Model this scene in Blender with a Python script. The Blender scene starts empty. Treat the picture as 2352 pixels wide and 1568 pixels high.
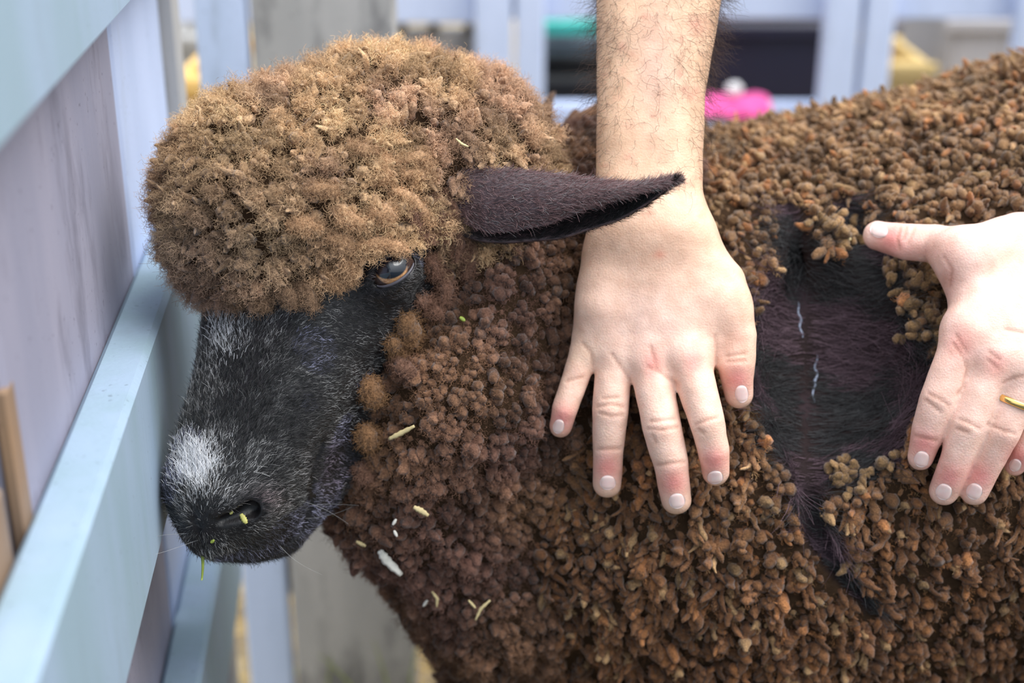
import bpy, math, random
import numpy as np
from mathutils import Vector, Matrix

# ------------------------------------------------------------------ camera, sky, sun, exposure
PITCH = math.radians(22.7); CAM_Z = 0.9; LENS = 50.0
sc = bpy.context.scene
COL = sc.collection
cam_d = bpy.data.cameras.new('camera'); cam = bpy.data.objects.new('camera', cam_d); COL.objects.link(cam)
cam.location = (0, 0, CAM_Z); cam.rotation_euler = (math.pi / 2 - PITCH, 0, 0)
cam_d.lens = LENS; cam_d.sensor_width = 36.0; cam_d.clip_start = 0.01
cam_d.dof.use_dof = True; cam_d.dof.focus_distance = 0.73; cam_d.dof.aperture_fstop = 4.3
sc.camera = cam
wd = bpy.data.worlds.new('sky'); sc.world = wd; wd.use_nodes = True
nt = wd.node_tree; bg = nt.nodes['Background']; bg.inputs[1].default_value = 1.0      # overcast: zenith about three times the horizon
tc = nt.nodes.new('ShaderNodeTexCoord'); sx = nt.nodes.new('ShaderNodeSeparateXYZ'); nt.links.new(tc.outputs['Generated'], sx.inputs[0])
rp = nt.nodes.new('ShaderNodeValToRGB'); nt.links.new(sx.outputs[2], rp.inputs[0])
rp.color_ramp.elements[0].color = (.50, .55, .60, 1); rp.color_ramp.elements[1].color = (1.45, 1.55, 1.66, 1); nt.links.new(rp.outputs[0], bg.inputs[0])
sun_d = bpy.data.lights.new('sun', 'SUN'); sun = bpy.data.objects.new('sun', sun_d); COL.objects.link(sun)
sun_d.energy = 2.6; sun_d.angle = math.radians(45); sun_d.color = (1.0, 0.97, 0.93)
sun.rotation_euler = Vector((-.50, .16, -.92)).to_track_quat('-Z', 'Y').to_euler()
sc.view_settings.view_transform = 'Standard'; sc.view_settings.look = 'None'
sc.cycles.max_bounces = 6; sc.cycles.diffuse_bounces = 3; sc.cycles.caustics_reflective = False; sc.cycles.caustics_refractive = False
sc.view_settings.exposure = 0.5; sc.view_settings.gamma = 1.0; sc.view_settings.use_curve_mapping = False

rng = np.random.default_rng(7); random.seed(7)

# ------------------------------------------------------------------ measuring: pixel of the photograph + distance -> point in the place
FPX = 2352 * LENS / 36.0; CX, CY = 1176.0, 784.0
sp, cp = math.sin(PITCH), math.cos(PITCH)
RIGHT = np.array((1.0, 0, 0)); UP = np.array((0, sp, cp)); FWD = np.array((0, cp, -sp))
def W(px, py, d):
    px, py, d = np.broadcast_arrays(np.asarray(px, float), np.asarray(py, float), np.asarray(d, float))
    x = (px - CX) / FPX * d; y = -(py - CY) / FPX * d
    return np.stack([x, y * sp + d * cp, CAM_Z + y * cp - d * sp], -1)
def proj(P):
    d = P[..., 1] * cp - (P[..., 2] - CAM_Z) * sp; y = P[..., 1] * sp + (P[..., 2] - CAM_Z) * cp
    return CX + FPX * P[..., 0] / d, CY - FPX * y / d, d

# ------------------------------------------------------------------ distance fields and surface extraction
def rc(P, a, b, ra, rb):
    a = np.asarray(a, P.dtype); ab = np.asarray(b, P.dtype) - a; q = P - a
    h = np.clip(q @ ab / max(float(ab @ ab), 1e-12), 0, 1).astype(P.dtype); q -= h[:, None] * ab
    return np.sqrt(np.einsum('ij,ij->i', q, q)) - (P.dtype.type(ra) + h * P.dtype.type(rb - ra))
def smin(a, b, k):
    h = np.maximum(k - np.abs(a - b), 0) / k
    return np.minimum(a, b) - h * h * k * .25
def smax(a, b, k): return -smin(-a, -b, k)
PRIM = {}
def chain(P, pts):
    key = tuple(pts); q = PRIM.get(key); out = None
    if q is None:
        q = [(W(p[0], p[1], p[2]), p[3] * p[2] / FPX) for p in pts]; q = q * 2 if len(q) == 1 else q; PRIM[key] = q
    for (a, ra), (b, rb) in zip(q[:-1], q[1:]):
        d = rc(P, a, b, ra, rb); out = d if out is None else np.minimum(out, d)
    return out
def march(f, px, py, d0=.4, d1=1.6, n=120):
    px = np.atleast_1d(np.asarray(px, float)); py = np.atleast_1d(np.asarray(py, float)); d = np.full(px.shape, d0)
    for _ in range(n):
        e = np.minimum(d + f(W(px, py, d)) * .9, d1); done = np.abs(e - d).max() < 2e-6; d = e
        if done: break
    return d
def grad(f, P, e=.0015):
    g = np.stack([f(P + np.array(v) * e) - f(P - np.array(v) * e) for v in ((1, 0, 0), (0, 1, 0), (0, 0, 1))], -1)
    return g / np.maximum(np.linalg.norm(g, axis=1), 1e-9)[:, None]
def surface(f, lo, hi, vox):
    lo = np.asarray(lo, float); hi = np.asarray(hi, float); K = 4
    nc = np.ceil((hi - lo) / (vox * K)).astype(int)
    ci = np.stack(np.meshgrid(*[np.arange(n) for n in nc], indexing='ij'), -1).reshape(-1, 3)
    cv = f((lo + (ci * K + (K - 1) / 2) * vox).astype(np.float32))
    F = np.repeat(np.repeat(np.repeat(cv.reshape(nc), K, 0), K, 1), K, 2).astype(np.float32)
    act = ci[np.abs(cv) < vox * K * 1.6]
    off = np.stack(np.meshgrid(*[np.arange(K)] * 3, indexing='ij'), -1).reshape(-1, 3)
    idx = (act[:, None] * K + off[None]).reshape(-1, 3)
    for s in range(0, len(idx), 400000):
        q = idx[s:s + 400000]; F[q[:, 0], q[:, 1], q[:, 2]] = f((lo + q * vox).astype(np.float32))
    s = F < 0; nx, ny, nz = F.shape
    cnt = np.zeros((nx - 1, ny - 1, nz - 1), np.uint8)
    for a in (0, 1):
        for b in (0, 1):
            for c in (0, 1): cnt += s[a:nx - 1 + a, b:ny - 1 + b, c:nz - 1 + c]
    am = (cnt > 0) & (cnt < 8); ii = np.argwhere(am)
    corn = np.array([(a, b, c) for a in (0, 1) for b in (0, 1) for c in (0, 1)])
    G = np.stack([F[ii[:, 0] + c[0], ii[:, 1] + c[1], ii[:, 2] + c[2]] for c in corn], 1)
    acc = np.zeros((len(ii), 3)); n = np.zeros(len(ii))
    for a in range(8):
        for b in range(a + 1, 8):
            if np.abs(corn[a] - corn[b]).sum() != 1: continue
            va, vb = G[:, a], G[:, b]; m = (va < 0) != (vb < 0)
            t = np.where(m, va / np.where(m, va - vb, 1), 0)
            acc += m[:, None] * (corn[a] + t[:, None] * (corn[b] - corn[a])); n += m
    V = lo + (ii + acc / n[:, None]) * vox
    I = np.full(am.shape, -1, np.int64); I[am] = np.arange(len(ii))
    Q = []
    for ax in range(3):
        t = np.moveaxis(s, ax, 0); J = np.moveaxis(I, ax, 0)
        e = np.argwhere(t[:-1, 1:-1, 1:-1] != t[1:, 1:-1, 1:-1]); i, j, k = e[:, 0], e[:, 1] + 1, e[:, 2] + 1
        q = np.stack([J[i, j - 1, k - 1], J[i, j, k - 1], J[i, j, k], J[i, j - 1, k]], 1)
        ins = t[i, j, k]; fl = ~ins if ax != 1 else ins
        q[fl] = q[fl][:, ::-1]; Q.append(q)
    Q = np.concatenate(Q); Q = Q[(Q >= 0).all(1)]
    return V, Q
def relax(V, Q, it=2, w=.5):
    for _ in range(it):
        A = np.zeros_like(V); n = np.zeros(len(V))
        for a, b in ((0, 1), (1, 2), (2, 3), (3, 0)):
            for x, y in ((a, b), (b, a)):
                n += np.bincount(Q[:, x], minlength=len(V))
                for c in range(3): A[:, c] += np.bincount(Q[:, x], V[Q[:, y], c], len(V))
        V = V + w * (A / np.maximum(n, 1)[:, None] - V)
    return V
def vnoise(P, fr, seed=0):
    P = P * fr + seed * 17.31; I = np.floor(P).astype(np.int64); f = P - I; f = f * f * (3 - 2 * f); out = 0
    for a in (0, 1):
        for b in (0, 1):
            for c in (0, 1):
                h = ((I[:, 0] + a) * 73856093) ^ ((I[:, 1] + b) * 19349663) ^ ((I[:, 2] + c) * 83492791)
                h = (h * 1274126177) & 0xffffffff; h = ((h ^ (h >> 15)) * 2246822519) & 0xffffffff
                v = ((h ^ (h >> 13)) & 0xffff) / 65535.0
                out = out + v * (f[:, 0] if a else 1 - f[:, 0]) * (f[:, 1] if b else 1 - f[:, 1]) * (f[:, 2] if c else 1 - f[:, 2])
    return out * 2 - 1

# ------------------------------------------------------------------ scene helpers
def tag(o, label=None, cat=None, group=None, kind=None):
    for k, v in (('label', label), ('category', cat), ('group', group), ('kind', kind)):
        if v: o[k] = v
    return o
def empty(name, loc):
    o = bpy.data.objects.new(name, None); o.location = loc; COL.objects.link(o); o.empty_display_size = .05; return o
def link(name, data, parent=None, mat=None):
    o = bpy.data.objects.new(name, data); COL.objects.link(o)
    if parent is not None:
        o.parent = parent                                   # shapes are modelled in place: a part's own origin is the world's
        o.matrix_parent_inverse = Matrix.Translation(-parent.location) if parent.type == 'EMPTY' else Matrix.Identity(4)
    for m in (mat if isinstance(mat, (list, tuple)) else [mat]):
        if m is not None: data.materials.append(m)
    return o
def mesh(name, V, polys, smooth=True, col=None, mi=None):
    """polys: list of index arrays (n,3) / (n,4)"""
    me = bpy.data.meshes.new(name); polys = [np.asarray(p) for p in (polys if isinstance(polys, list) else [polys])]
    me.vertices.add(len(V)); me.vertices.foreach_set('co', np.asarray(V, np.float32).ravel())
    L = np.concatenate([p.ravel() for p in polys]); tot = np.concatenate([np.full(len(p), p.shape[1]) for p in polys])
    me.loops.add(len(L)); me.loops.foreach_set('vertex_index', L.astype(np.int32))
    me.polygons.add(len(tot)); me.polygons.foreach_set('loop_start', np.concatenate([[0], np.cumsum(tot)[:-1]]).astype(np.int32))
    if mi is not None: me.polygons.foreach_set('material_index', np.asarray(mi, np.int32))
    me.polygons.foreach_set('use_smooth', np.full(len(tot), smooth))
    if col is not None:
        a = me.color_attributes.new('Col', 'FLOAT_COLOR', 'POINT')
        a.data.foreach_set('color', np.concatenate([col, np.ones((len(V), 1))], 1).astype(np.float32).ravel())
    me.update(); me.validate(); return me
def hair(name, P, R, C, mat, parent):
    """P (n,k,3) R (n,k) C (n,3)"""
    n, k = P.shape[:2]
    hc = bpy.data.hair_curves.new(name); hc.add_curves([k] * n)
    hc.attributes['position'].data.foreach_set('vector', P.astype(np.float32).ravel())
    ra = hc.attributes.get('radius') or hc.attributes.new('radius', 'FLOAT', 'POINT')
    ra.data.foreach_set('value', R.astype(np.float32).ravel())
    ca = hc.attributes.new('Col', 'FLOAT_COLOR', 'CURVE')
    ca.data.foreach_set('color', np.concatenate([C, np.ones((n, 1))], 1).astype(np.float32).ravel())
    return tag(link(name, hc, parent, mat), kind='stuff')
def unit(v): return v / np.maximum(np.linalg.norm(v, axis=-1, keepdims=True), 1e-9)
def sample(V, Q, n):
    A, B, C, D = (V[Q[:, i]] for i in range(4))
    ar = .5 * np.linalg.norm(np.cross(C - A, D - B), axis=1); cs = np.cumsum(ar)
    f = np.searchsorted(cs, rng.random(n) * cs[-1]); f = np.minimum(f, len(Q) - 1)
    u, v = rng.random(n)[:, None], rng.random(n)[:, None]
    P = (A[f] * (1 - u) + B[f] * u) * (1 - v) + (D[f] * (1 - u) + C[f] * u) * v
    return P, unit(np.cross(C[f] - A[f], D[f] - B[f]))
def thin(P, R):
    """drop points closer than R to one kept before"""
    R = np.minimum(R, .03); cell = float(R.max()); g = {}; keep = []
    K = np.floor(P / cell).astype(int).tolist(); Pl = P.tolist(); Rl = R.tolist()
    for i, (k, p) in enumerate(zip(K, Pl)):
        r2 = Rl[i] ** 2; ok = True
        for a in (-1, 0, 1):
            for b in (-1, 0, 1):
                for c in (-1, 0, 1):
                    for j in g.get((k[0] + a, k[1] + b, k[2] + c), ()):
                        q = Pl[j]
                        if (q[0] - p[0]) ** 2 + (q[1] - p[1]) ** 2 + (q[2] - p[2]) ** 2 < r2: ok = False; break
                    if not ok: break
                if not ok: break
            if not ok: break
        if ok: keep.append(i); g.setdefault(tuple(k), []).append(i)
    return np.array(keep)
def in_poly(x, y, poly):
    r = np.zeros(np.shape(x), bool); n = len(poly)
    for i in range(n):
        x0, y0 = poly[i]; x1, y1 = poly[(i + 1) % n]
        c = ((y0 > y) != (y1 > y)); r ^= c & (x < (x1 - x0) * (y - y0) / (y1 - y0 + 1e-12) + x0)
    return r

# ------------------------------------------------------------------ materials
def mat(name, build):
    m = bpy.data.materials.new(name); m.use_nodes = True; nt = m.node_tree
    build(nt, nt.nodes['Principled BSDF']); return m
def N(nt, t, **k):
    n = nt.nodes.new(t)
    for a, b in k.items():
        if hasattr(n, a): setattr(n, a, b)
        else: n.inputs[a].default_value = b
    return n
def noise(nt, scale, detail=4.0, rough=.55, coord=None):
    n = N(nt, 'ShaderNodeTexNoise'); n.inputs['Scale'].default_value = scale; n.inputs['Detail'].default_value = detail; n.inputs['Roughness'].default_value = rough
    if coord is not None: nt.links.new(coord, n.inputs['Vector'])
    return n.outputs['Fac']
def ramp(nt, fac, stops):
    r = N(nt, 'ShaderNodeValToRGB'); el = r.color_ramp.elements
    while len(el) < len(stops): el.new(.5)
    for e, (p, c) in zip(el, stops): e.position = p; e.color = tuple(c) + (1,) if len(c) == 3 else c
    nt.links.new(fac, r.inputs[0]); return r.outputs[0]
def mixc(nt, a, b, fac, mode='MIX'):
    m = N(nt, 'ShaderNodeMix', data_type='RGBA', blend_type=mode)
    for s, v in ((m.inputs[6], a), (m.inputs[7], b), (m.inputs[0], fac)):
        if hasattr(v, 'is_linked') or isinstance(v, bpy.types.NodeSocket): nt.links.new(v, s)
        elif isinstance(v, (int, float)): s.default_value = v
        else: s.default_value = tuple(v) + (1,)
    return m.outputs[2]
def bump(nt, bs, h, strength, dist):
    b = N(nt, 'ShaderNodeBump'); b.inputs['Strength'].default_value = strength; b.inputs['Distance'].default_value = dist
    nt.links.new(h, b.inputs['Height']); nt.links.new(b.outputs[0], bs.inputs['Normal'])
def objc(nt): return N(nt, 'ShaderNodeTexCoord').outputs['Object']
def attr(nt): return N(nt, 'ShaderNodeAttribute', attribute_name='Col').outputs['Color']
def plain(c, r=.6, nz=0, spec=.5, metal=0):
    def f(nt, b):
        b.inputs['Roughness'].default_value = r; b.inputs['Specular IOR Level'].default_value = spec; b.inputs['Metallic'].default_value = metal
        k = noise(nt, nz or 30, coord=objc(nt))
        nt.links.new(ramp(nt, k, [(.3, [x * .85 for x in c]), (.7, [min(1, x * 1.1) for x in c])]), b.inputs['Base Color'])
    return f
def wool_m(nt, b):
    c = objc(nt); k = noise(nt, 900, 3, coord=c)
    nt.links.new(mixc(nt, attr(nt), ramp(nt, k, [(.3, (.55, .52, .5)), (.7, (1.25, 1.2, 1.15))]), 1.0, 'MULTIPLY'), b.inputs['Base Color'])
    b.inputs['Roughness'].default_value = .95; b.inputs['Specular IOR Level'].default_value = .12
    b.inputs['Sheen Weight'].default_value = .25; b.inputs['Sheen Roughness'].default_value = .5
    bump(nt, b, k, .7, .0012)
M_WOOL = mat('wool', wool_m)
def fibre(rough, spec):
    def f(nt, b):
        nt.links.new(attr(nt), b.inputs['Base Color']); b.inputs['Roughness'].default_value = rough; b.inputs['Specular IOR Level'].default_value = spec
    return f
M_FIBRE = mat('wool_fibre', fibre(.85, .15))
M_FUR = mat('short_fur', fibre(.42, .6))
M_ARMHAIR = mat('arm_hair', fibre(.5, .3))
def hide_m(nt, b):
    c = objc(nt); k = noise(nt, 260, 5, coord=c)
    nt.links.new(mixc(nt, attr(nt), ramp(nt, k, [(.3, (.5, .5, .5)), (.7, (1.5, 1.5, 1.5))]), 1.0, 'MULTIPLY'), b.inputs['Base Color'])
    b.inputs['Roughness'].default_value = .38; b.inputs['Specular IOR Level'].default_value = .4; bump(nt, b, k, .5, .001)
M_HIDE = mat('dark_hide', hide_m)
def skin_m(nt, b):
    c = objc(nt); a = noise(nt, 120, 4, coord=c); f = noise(nt, 700, 3, coord=c)
    v = N(nt, 'ShaderNodeTexVoronoi'); v.inputs['Scale'].default_value = 900; nt.links.new(c, v.inputs['Vector'])
    col = mixc(nt, attr(nt), ramp(nt, a, [(.3, (.9, .84, .8)), (.7, (1.06, 1.06, 1.06))]), 1.0, 'MULTIPLY')
    nt.links.new(col, b.inputs['Base Color']); b.inputs['Roughness'].default_value = .5; b.inputs['Specular IOR Level'].default_value = .4
    b.inputs['Subsurface Weight'].default_value = .25; b.inputs['Subsurface Radius'].default_value = (1, .35, .2); b.inputs['Subsurface Scale'].default_value = .004
    h = N(nt, 'ShaderNodeMath', operation='ADD'); nt.links.new(v.outputs[0], h.inputs[0]); nt.links.new(f, h.inputs[1]); bump(nt, b, h.outputs[0], .25, .0006)
def core_m(nt, b):
    nt.links.new(attr(nt), b.inputs['Base Color']); b.inputs['Roughness'].default_value = 1; b.inputs['Specular IOR Level'].default_value = 0
    bump(nt, b, noise(nt, 300, 3, coord=objc(nt)), .8, .002)
M_CORE = mat('wool_core', core_m)
M_SKIN = mat('skin', skin_m)
def nail_m(nt, b):
    b.inputs['Base Color'].default_value = (.86, .58, .56, 1); b.inputs['Roughness'].default_value = .28; b.inputs['Specular IOR Level'].default_value = .6
    b.inputs['Subsurface Weight'].default_value = .2; b.inputs['Subsurface Scale'].default_value = .002
    k = noise(nt, 200, coord=objc(nt)); nt.links.new(ramp(nt, k, [(.3, (.92, .62, .58)), (.7, (.96, .74, .70))]), b.inputs['Base Color'])
M_NAIL = mat('nail', nail_m)

# ------------------------------------------------------------------ fields of the sheep and the hands
def body_f(P):
    d = rc(P, (.165, .885, .462), (.42, .905, .492), .205, .219)
    d = smin(d, rc(P, (.42, .905, .492), (.85, 1.0, .535), .219, .25), .05)
    d = smin(d, rc(P, (.10, .85, .46), (.15, .86, .40), .15, .16), .05)
    return d
def neck_f(P):
    d = chain(P, [(1056, 890, .812, 228), (1125, 650, .83, 205)])
    d = smin(d, chain(P, [(968, 1060, .838, 215), (1200, 960, .87, 270)]), .03)
    d = smin(d, chain(P, [(955, 1115, .85, 185), (1150, 1310, .89, 235)]), .03)
    d = smin(d, chain(P, [(1130, 650, .83, 205), (1350, 620, .90, 330)]), .03)
    return d
def cap_f(P):
    d = chain(P, [(622, 455, .77, 222), (800, 480, .775, 225)])
    d = smin(d, chain(P, [(622, 455, .77, 222), (880, 345, .79, 220), (1050, 390, .80, 220)]), .015)
    d = smin(d, chain(P, [(575, 545, .765, 165), (760, 480, .775, 222)]), .015)
    return d
def trunk_f(P): return smin(body_f(P), neck_f(P), .03)
def bd(px, py): return march(trunk_f, px, py)
def seat(pts, lift):
    px = [p[0] for p in pts]; py = [p[1] for p in pts]; d = bd(px, py)
    return [(p[0], p[1], float(dd - lift), p[2]) for p, dd in zip(pts, d)]
BOWL = seat([(1850, 590, 80), (1910, 700, 180), (1935, 830, 212), (1930, 960, 170)], .014)
CRACK = seat([(1822, 500, 20), (1825, 640, 26), (1845, 760, 16), (1872, 860, 16), (1862, 960, 14)], -.022) 
SLIT = seat([(1860, 1040, 34), (1852, 1160, 30), (1885, 1240, 26), (1930, 1310, 16), (2000, 1390, 8)], -.004)
TOPSLIT = seat([(1815, 475, 14), (1828, 560, 40), (1850, 640, 60)], 0.0)
NOTCH = seat([(1945, 475, 26), (1985, 540, 40), (2010, 610, 60)], -.002)
def groove_f(P):
    d = chain(P, BOWL)
    for c in (CRACK, SLIT, TOPSLIT, NOTCH): d = smin(d, chain(P, c), .008)
    return d
def legs_f(P):
    d = None
    for (x, y) in ((.02, .80), (.06, .98), (.80, .90), (.82, 1.10)):
        q = smin(rc(P, (x, y, .34), (x, y, .20), .07, .034), rc(P, (x, y, .20), (x - .005, y, .03), .026, .024), .02)
        q = smin(q, rc(P, (x - .006, y, .025), (x - .03, y, .018), .028, .018), .01)
        d = q if d is None else np.minimum(d, q)
    return d
def wool_f(P):
    d = smin(trunk_f(P), cap_f(P), .012)
    return smax(smin(d, legs_f(P), .03), -groove_f(P), .006)
EYE_D = .7395; EYE = W(903, 619, EYE_D); EU = unit(RIGHT * 107 + UP * 66); EV = unit(-RIGHT * 66 + UP * 107); PXM = EYE_D / FPX
def face0(P):
    d = chain(P, [(800, 560, .787, 232), (700, 800, .777, 180), (548, 1122, .766, 150)])
    d = smin(d, chain(P, [(585, 690, .775, 112), (530, 880, .768, 82), (487, 1040, .758, 80), (480, 1112, .757, 90)]), .014)
    d = smin(d, chain(P, [(850, 890, .80, 125), (740, 1060, .795, 88), (628, 1190, .785, 88)]), .010)
    d = smin(d, chain(P, [(845, 690, .778, 118)]), .016)
    d = smin(d, chain(P, [(560, 1190, .765, 92), (500, 1205, .757, 72)]), .012)
    return d
NOS = [(p[0], p[1], float(d) + .0012, p[2]) for p, d in zip([(577, 1168, 21), (552, 1180, 15), (508, 1195, 8)], march(face0, [577, 552, 508], [1168, 1180, 1195]))]
MOU = [(740, 1018), (716, 1085), (708, 1120), (716, 1150), (695, 1215), (655, 1255), (600, 1279)]
MOU = [(x, y, float(d) + .0010, 9) for (x, y), d in zip(MOU, march(face0, [q[0] for q in MOU], [q[1] for q in MOU]))]
PHI = [(446, 1190), (456, 1225), (468, 1262)]
PHI = [(x, y, float(d) + .0006, 6) for (x, y), d in zip(PHI, march(face0, [q[0] for q in PHI], [q[1] for q in PHI]))]
def face_f(P):
    d = face0(P)
    rim = chain(P, [(600, 1165, NOS[0][2] + .003, 20), (585, 1145, NOS[0][2] + .003, 20), (545, 1155, NOS[0][2] + .004, 20)])
    d = smin(d, rim, .008)
    d = smin(d, np.linalg.norm(P - EYE, axis=1) - 64 * PXM, .014)
    q = P - EYE; u, v, w = q @ EU, q @ EV, -(q @ FWD)
    ell = (np.sqrt((u / (52 * PXM)) ** 2 + ((v + 5 * PXM) / (26 * PXM)) ** 2) - 1) * 24 * PXM
    tear = rc(P, EYE - EU * 50 * PXM - EV * 2 * PXM - FWD * .012, EYE - EU * 78 * PXM - EV * 22 * PXM - FWD * .010, .0012, .0006)
    d = smax(d, -smax(ell, -w - .001, .001), .002); d = smax(d, -tear, .0015)
    d = smax(d, -chain(P, NOS), .003); d = smax(d, -chain(P, MOU), .003); d = smax(d, -chain(P, PHI), .003)
    return d
BARE = [(790, 720), (806, 655), (826, 600), (872, 578), (930, 558), (985, 545), (994, 600), (978, 655), (950, 690), (912, 735), (900, 800), (830, 855), (700, 830), (700, 760)]

# hands: joints traced as (px, py, radius px); seated on the fleece
def hand_a():
    F = {'pinky': [(1372, 775, 40), (1340, 815, 33), (1324, 864, 31), (1297, 938, 30), (1287, 978, 26)],
         'ring': [(1425, 800, 44), (1406, 876, 41), (1402, 943, 42), (1397, 1030, 36), (1394, 1110, 33)],
         'middle': [(1492, 812, 48), (1503, 897, 45), (1520, 979, 45), (1541, 1064, 40), (1553, 1145, 35)],
         'index': [(1578, 812, 48), (1602, 891, 45), (1624, 967, 41), (1639, 1031, 36), (1644, 1083, 32)],
         'thumb': [(1672, 700, 52), (1697, 770, 42), (1690, 832, 44), (1697, 905, 33)]}
    L = {'pinky': (.030, .029, .026, .021, .015), 'ring': (.034, .033, .031, .024, .017), 'middle': (.036, .035, .033, .026, .018),
         'index': (.036, .035, .033, .026, .018), 'thumb': (.038, .033, .028, .018)}
    return {k: [(x, y, float(bd(x, y)[0]) - l, r) for (x, y, r), l in zip(F[k], L[k])] for k in F}
HA = hand_a()
WR = [(1430, 560, .770, 62), (1480, 540, .766, 68), (1540, 540, .766, 68), (1570, 565, .770, 62)]
def hand_a_f(P):
    d = None
    for w, k in zip(WR, ('pinky', 'ring', 'middle', 'index')):
        m = HA[k][0]; q = chain(P, [w, (m[0], m[1], m[2] + .002, m[3] + 8)]); d = q if d is None else smin(d, q, .012)
    d = smin(d, chain(P, [(1575, 570, .772, 60), (1650, 650, .768, 62), HA['thumb'][0]]), .014)
    d = smin(d, chain(P, [(1395, 600, .772, 55), (1375, 700, .766, 52), HA['pinky'][0]]), .012)
    d = smin(d, chain(P, [(1625, 700, HA['thumb'][0][2] + .003, 55), (1652, 775, HA['thumb'][1][2] + .003, 32)]), .012)
    arm = smin(chain(P, [(1433, 520, .770, 66), (1440, 430, .772, 72), (1447, 200, .782, 76), (1452, 0, .79, 82), (1465, -500, .81, 120)]),
               chain(P, [(1547, 520, .768, 66), (1542, 430, .770, 70), (1545, 200, .780, 76), (1570, 0, .788, 86), (1600, -500, .81, 125)]), .02)
    d = smin(d, arm, .016)
    fg = None
    for k in HA:
        q = chain(P, HA[k]); fg = q if fg is None else smin(fg, q, .0035)
    return smin(d, fg, .006)
def hand_b():
    F = {'thumb': [(2215, 585, 62), (2150, 560, 44), (2082, 556, 42), (2016, 541, 34)],
         'index': [(2222, 765, 50), (2187, 840, 45), (2157, 915, 43), (2133, 985, 38), (2114, 1050, 30)],
         'middle': [(2290, 815, 50), (2258, 890, 43), (2226, 975, 42), (2195, 1062, 37), (2168, 1126, 34)],
         'ring': [(2370, 835, 48), (2335, 915, 42), (2303, 988, 41), (2268, 1058, 37), (2237, 1126, 33)],
         'pinky': [(2440, 835, 42), (2410, 905, 34), (2382, 975, 31), (2350, 1035, 28), (2331, 1069, 24)]}
    L = {'thumb': (.040, .028, .024, .018), 'index': (.036, .033, .030, .024, .017), 'middle': (.037, .035, .033, .026, .018),
         'ring': (.036, .034, .032, .025, .018), 'pinky': (.032, .029, .027, .022, .016)}
    return {k: [(x, y, float(bd(min(x, 2350), y)[0]) - l, r) for (x, y, r), l in zip(F[k], L[k])] for k in F}
HB = hand_b()
WB = [(2440, 600, .775, 72), (2470, 620, .772, 74), (2500, 650, .775, 70), (2510, 680, .78, 60)]
def hand_b_f(P):
    d = None
    for w, k in zip(WB, ('index', 'middle', 'ring', 'pinky')):
        m = HB[k][0]; q = chain(P, [w, (m[0], m[1], m[2] + .002, m[3] + 8)]); d = q if d is None else smin(d, q, .014)
    d = smin(d, chain(P, [(2450, 560, .78, 74), (2340, 560, .775, 72), HB['thumb'][0]]), .014)
    d = smin(d, chain(P, [(2230, 640, HB['thumb'][0][2] + .006, 50), (2260, 720, HB['index'][0][2] + .006, 50), (2380, 680, .772, 60)]), .02)
    arm = smin(chain(P, [(2470, 590, .778, 74), (2700, 420, .80, 80), (3200, 0, .86, 120)]), chain(P, [(2520, 660, .778, 70), (2760, 500, .80, 80), (3280, 90, .86, 125)]), .02)
    d = smin(d, arm, .02)
    fg = None
    for k in HB:
        q = chain(P, HB[k]); fg = q if fg is None else smin(fg, q, .0022)
    return smin(d, fg, .006)
def hands_f(P):
    out = np.full(len(P), .05); px, py, d = proj(P)
    for f, (x0, x1, y0, y1) in ((hand_a_f, (1180, 1800, -900, 1260)), (hand_b_f, (1920, 3400, -200, 1260))):
        s = (px > x0) & (px < x1) & (py > y0) & (py < y1) & (d < .90) & (d > .6)
        if s.any(): out[s] = np.minimum(out[s], f(P[s]))
    return out

# ------------------------------------------------------------------ wooden pen
def box(name, size, loc, m, parent=None, rz=0, bev=.003, rx=0, ry=0):
    """a sawn board: bevelled box, a little uneven"""
    sx, sy, sz = (s / 2 for s in size); b = min(bev, sx * .4, sy * .4, sz * .4)
    V = []; 
    for x in (-1, 1):
        for y in (-1, 1):
            for z in (-1, 1):
                V += [(x * (sx - b), y * (sy - b), z * sz), (x * (sx - b), y * sy, z * (sz - b)), (x * sx, y * (sy - b), z * (sz - b))]
    import bmesh
    bm = bmesh.new()
    for v in V: bm.verts.new(v)
    bmesh.ops.convex_hull(bm, input=bm.verts[:])
    bmesh.ops.dissolve_limit(bm, angle_limit=.01, verts=bm.verts[:], edges=bm.edges[:])
    me = bpy.data.meshes.new(name); bm.to_mesh(me); bm.free()
    o = bpy.data.objects.new(name, me); COL.objects.link(o); me.materials.append(m)
    M = Matrix.Translation(loc) @ Matrix.Rotation(rz, 4, 'Z') @ Matrix.Rotation(ry, 4, 'Y') @ Matrix.Rotation(rx, 4, 'X')
    if parent is not None: o.parent = parent; M = Matrix.Translation(-parent.location) @ M
    o.matrix_basis = M
    return o
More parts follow.
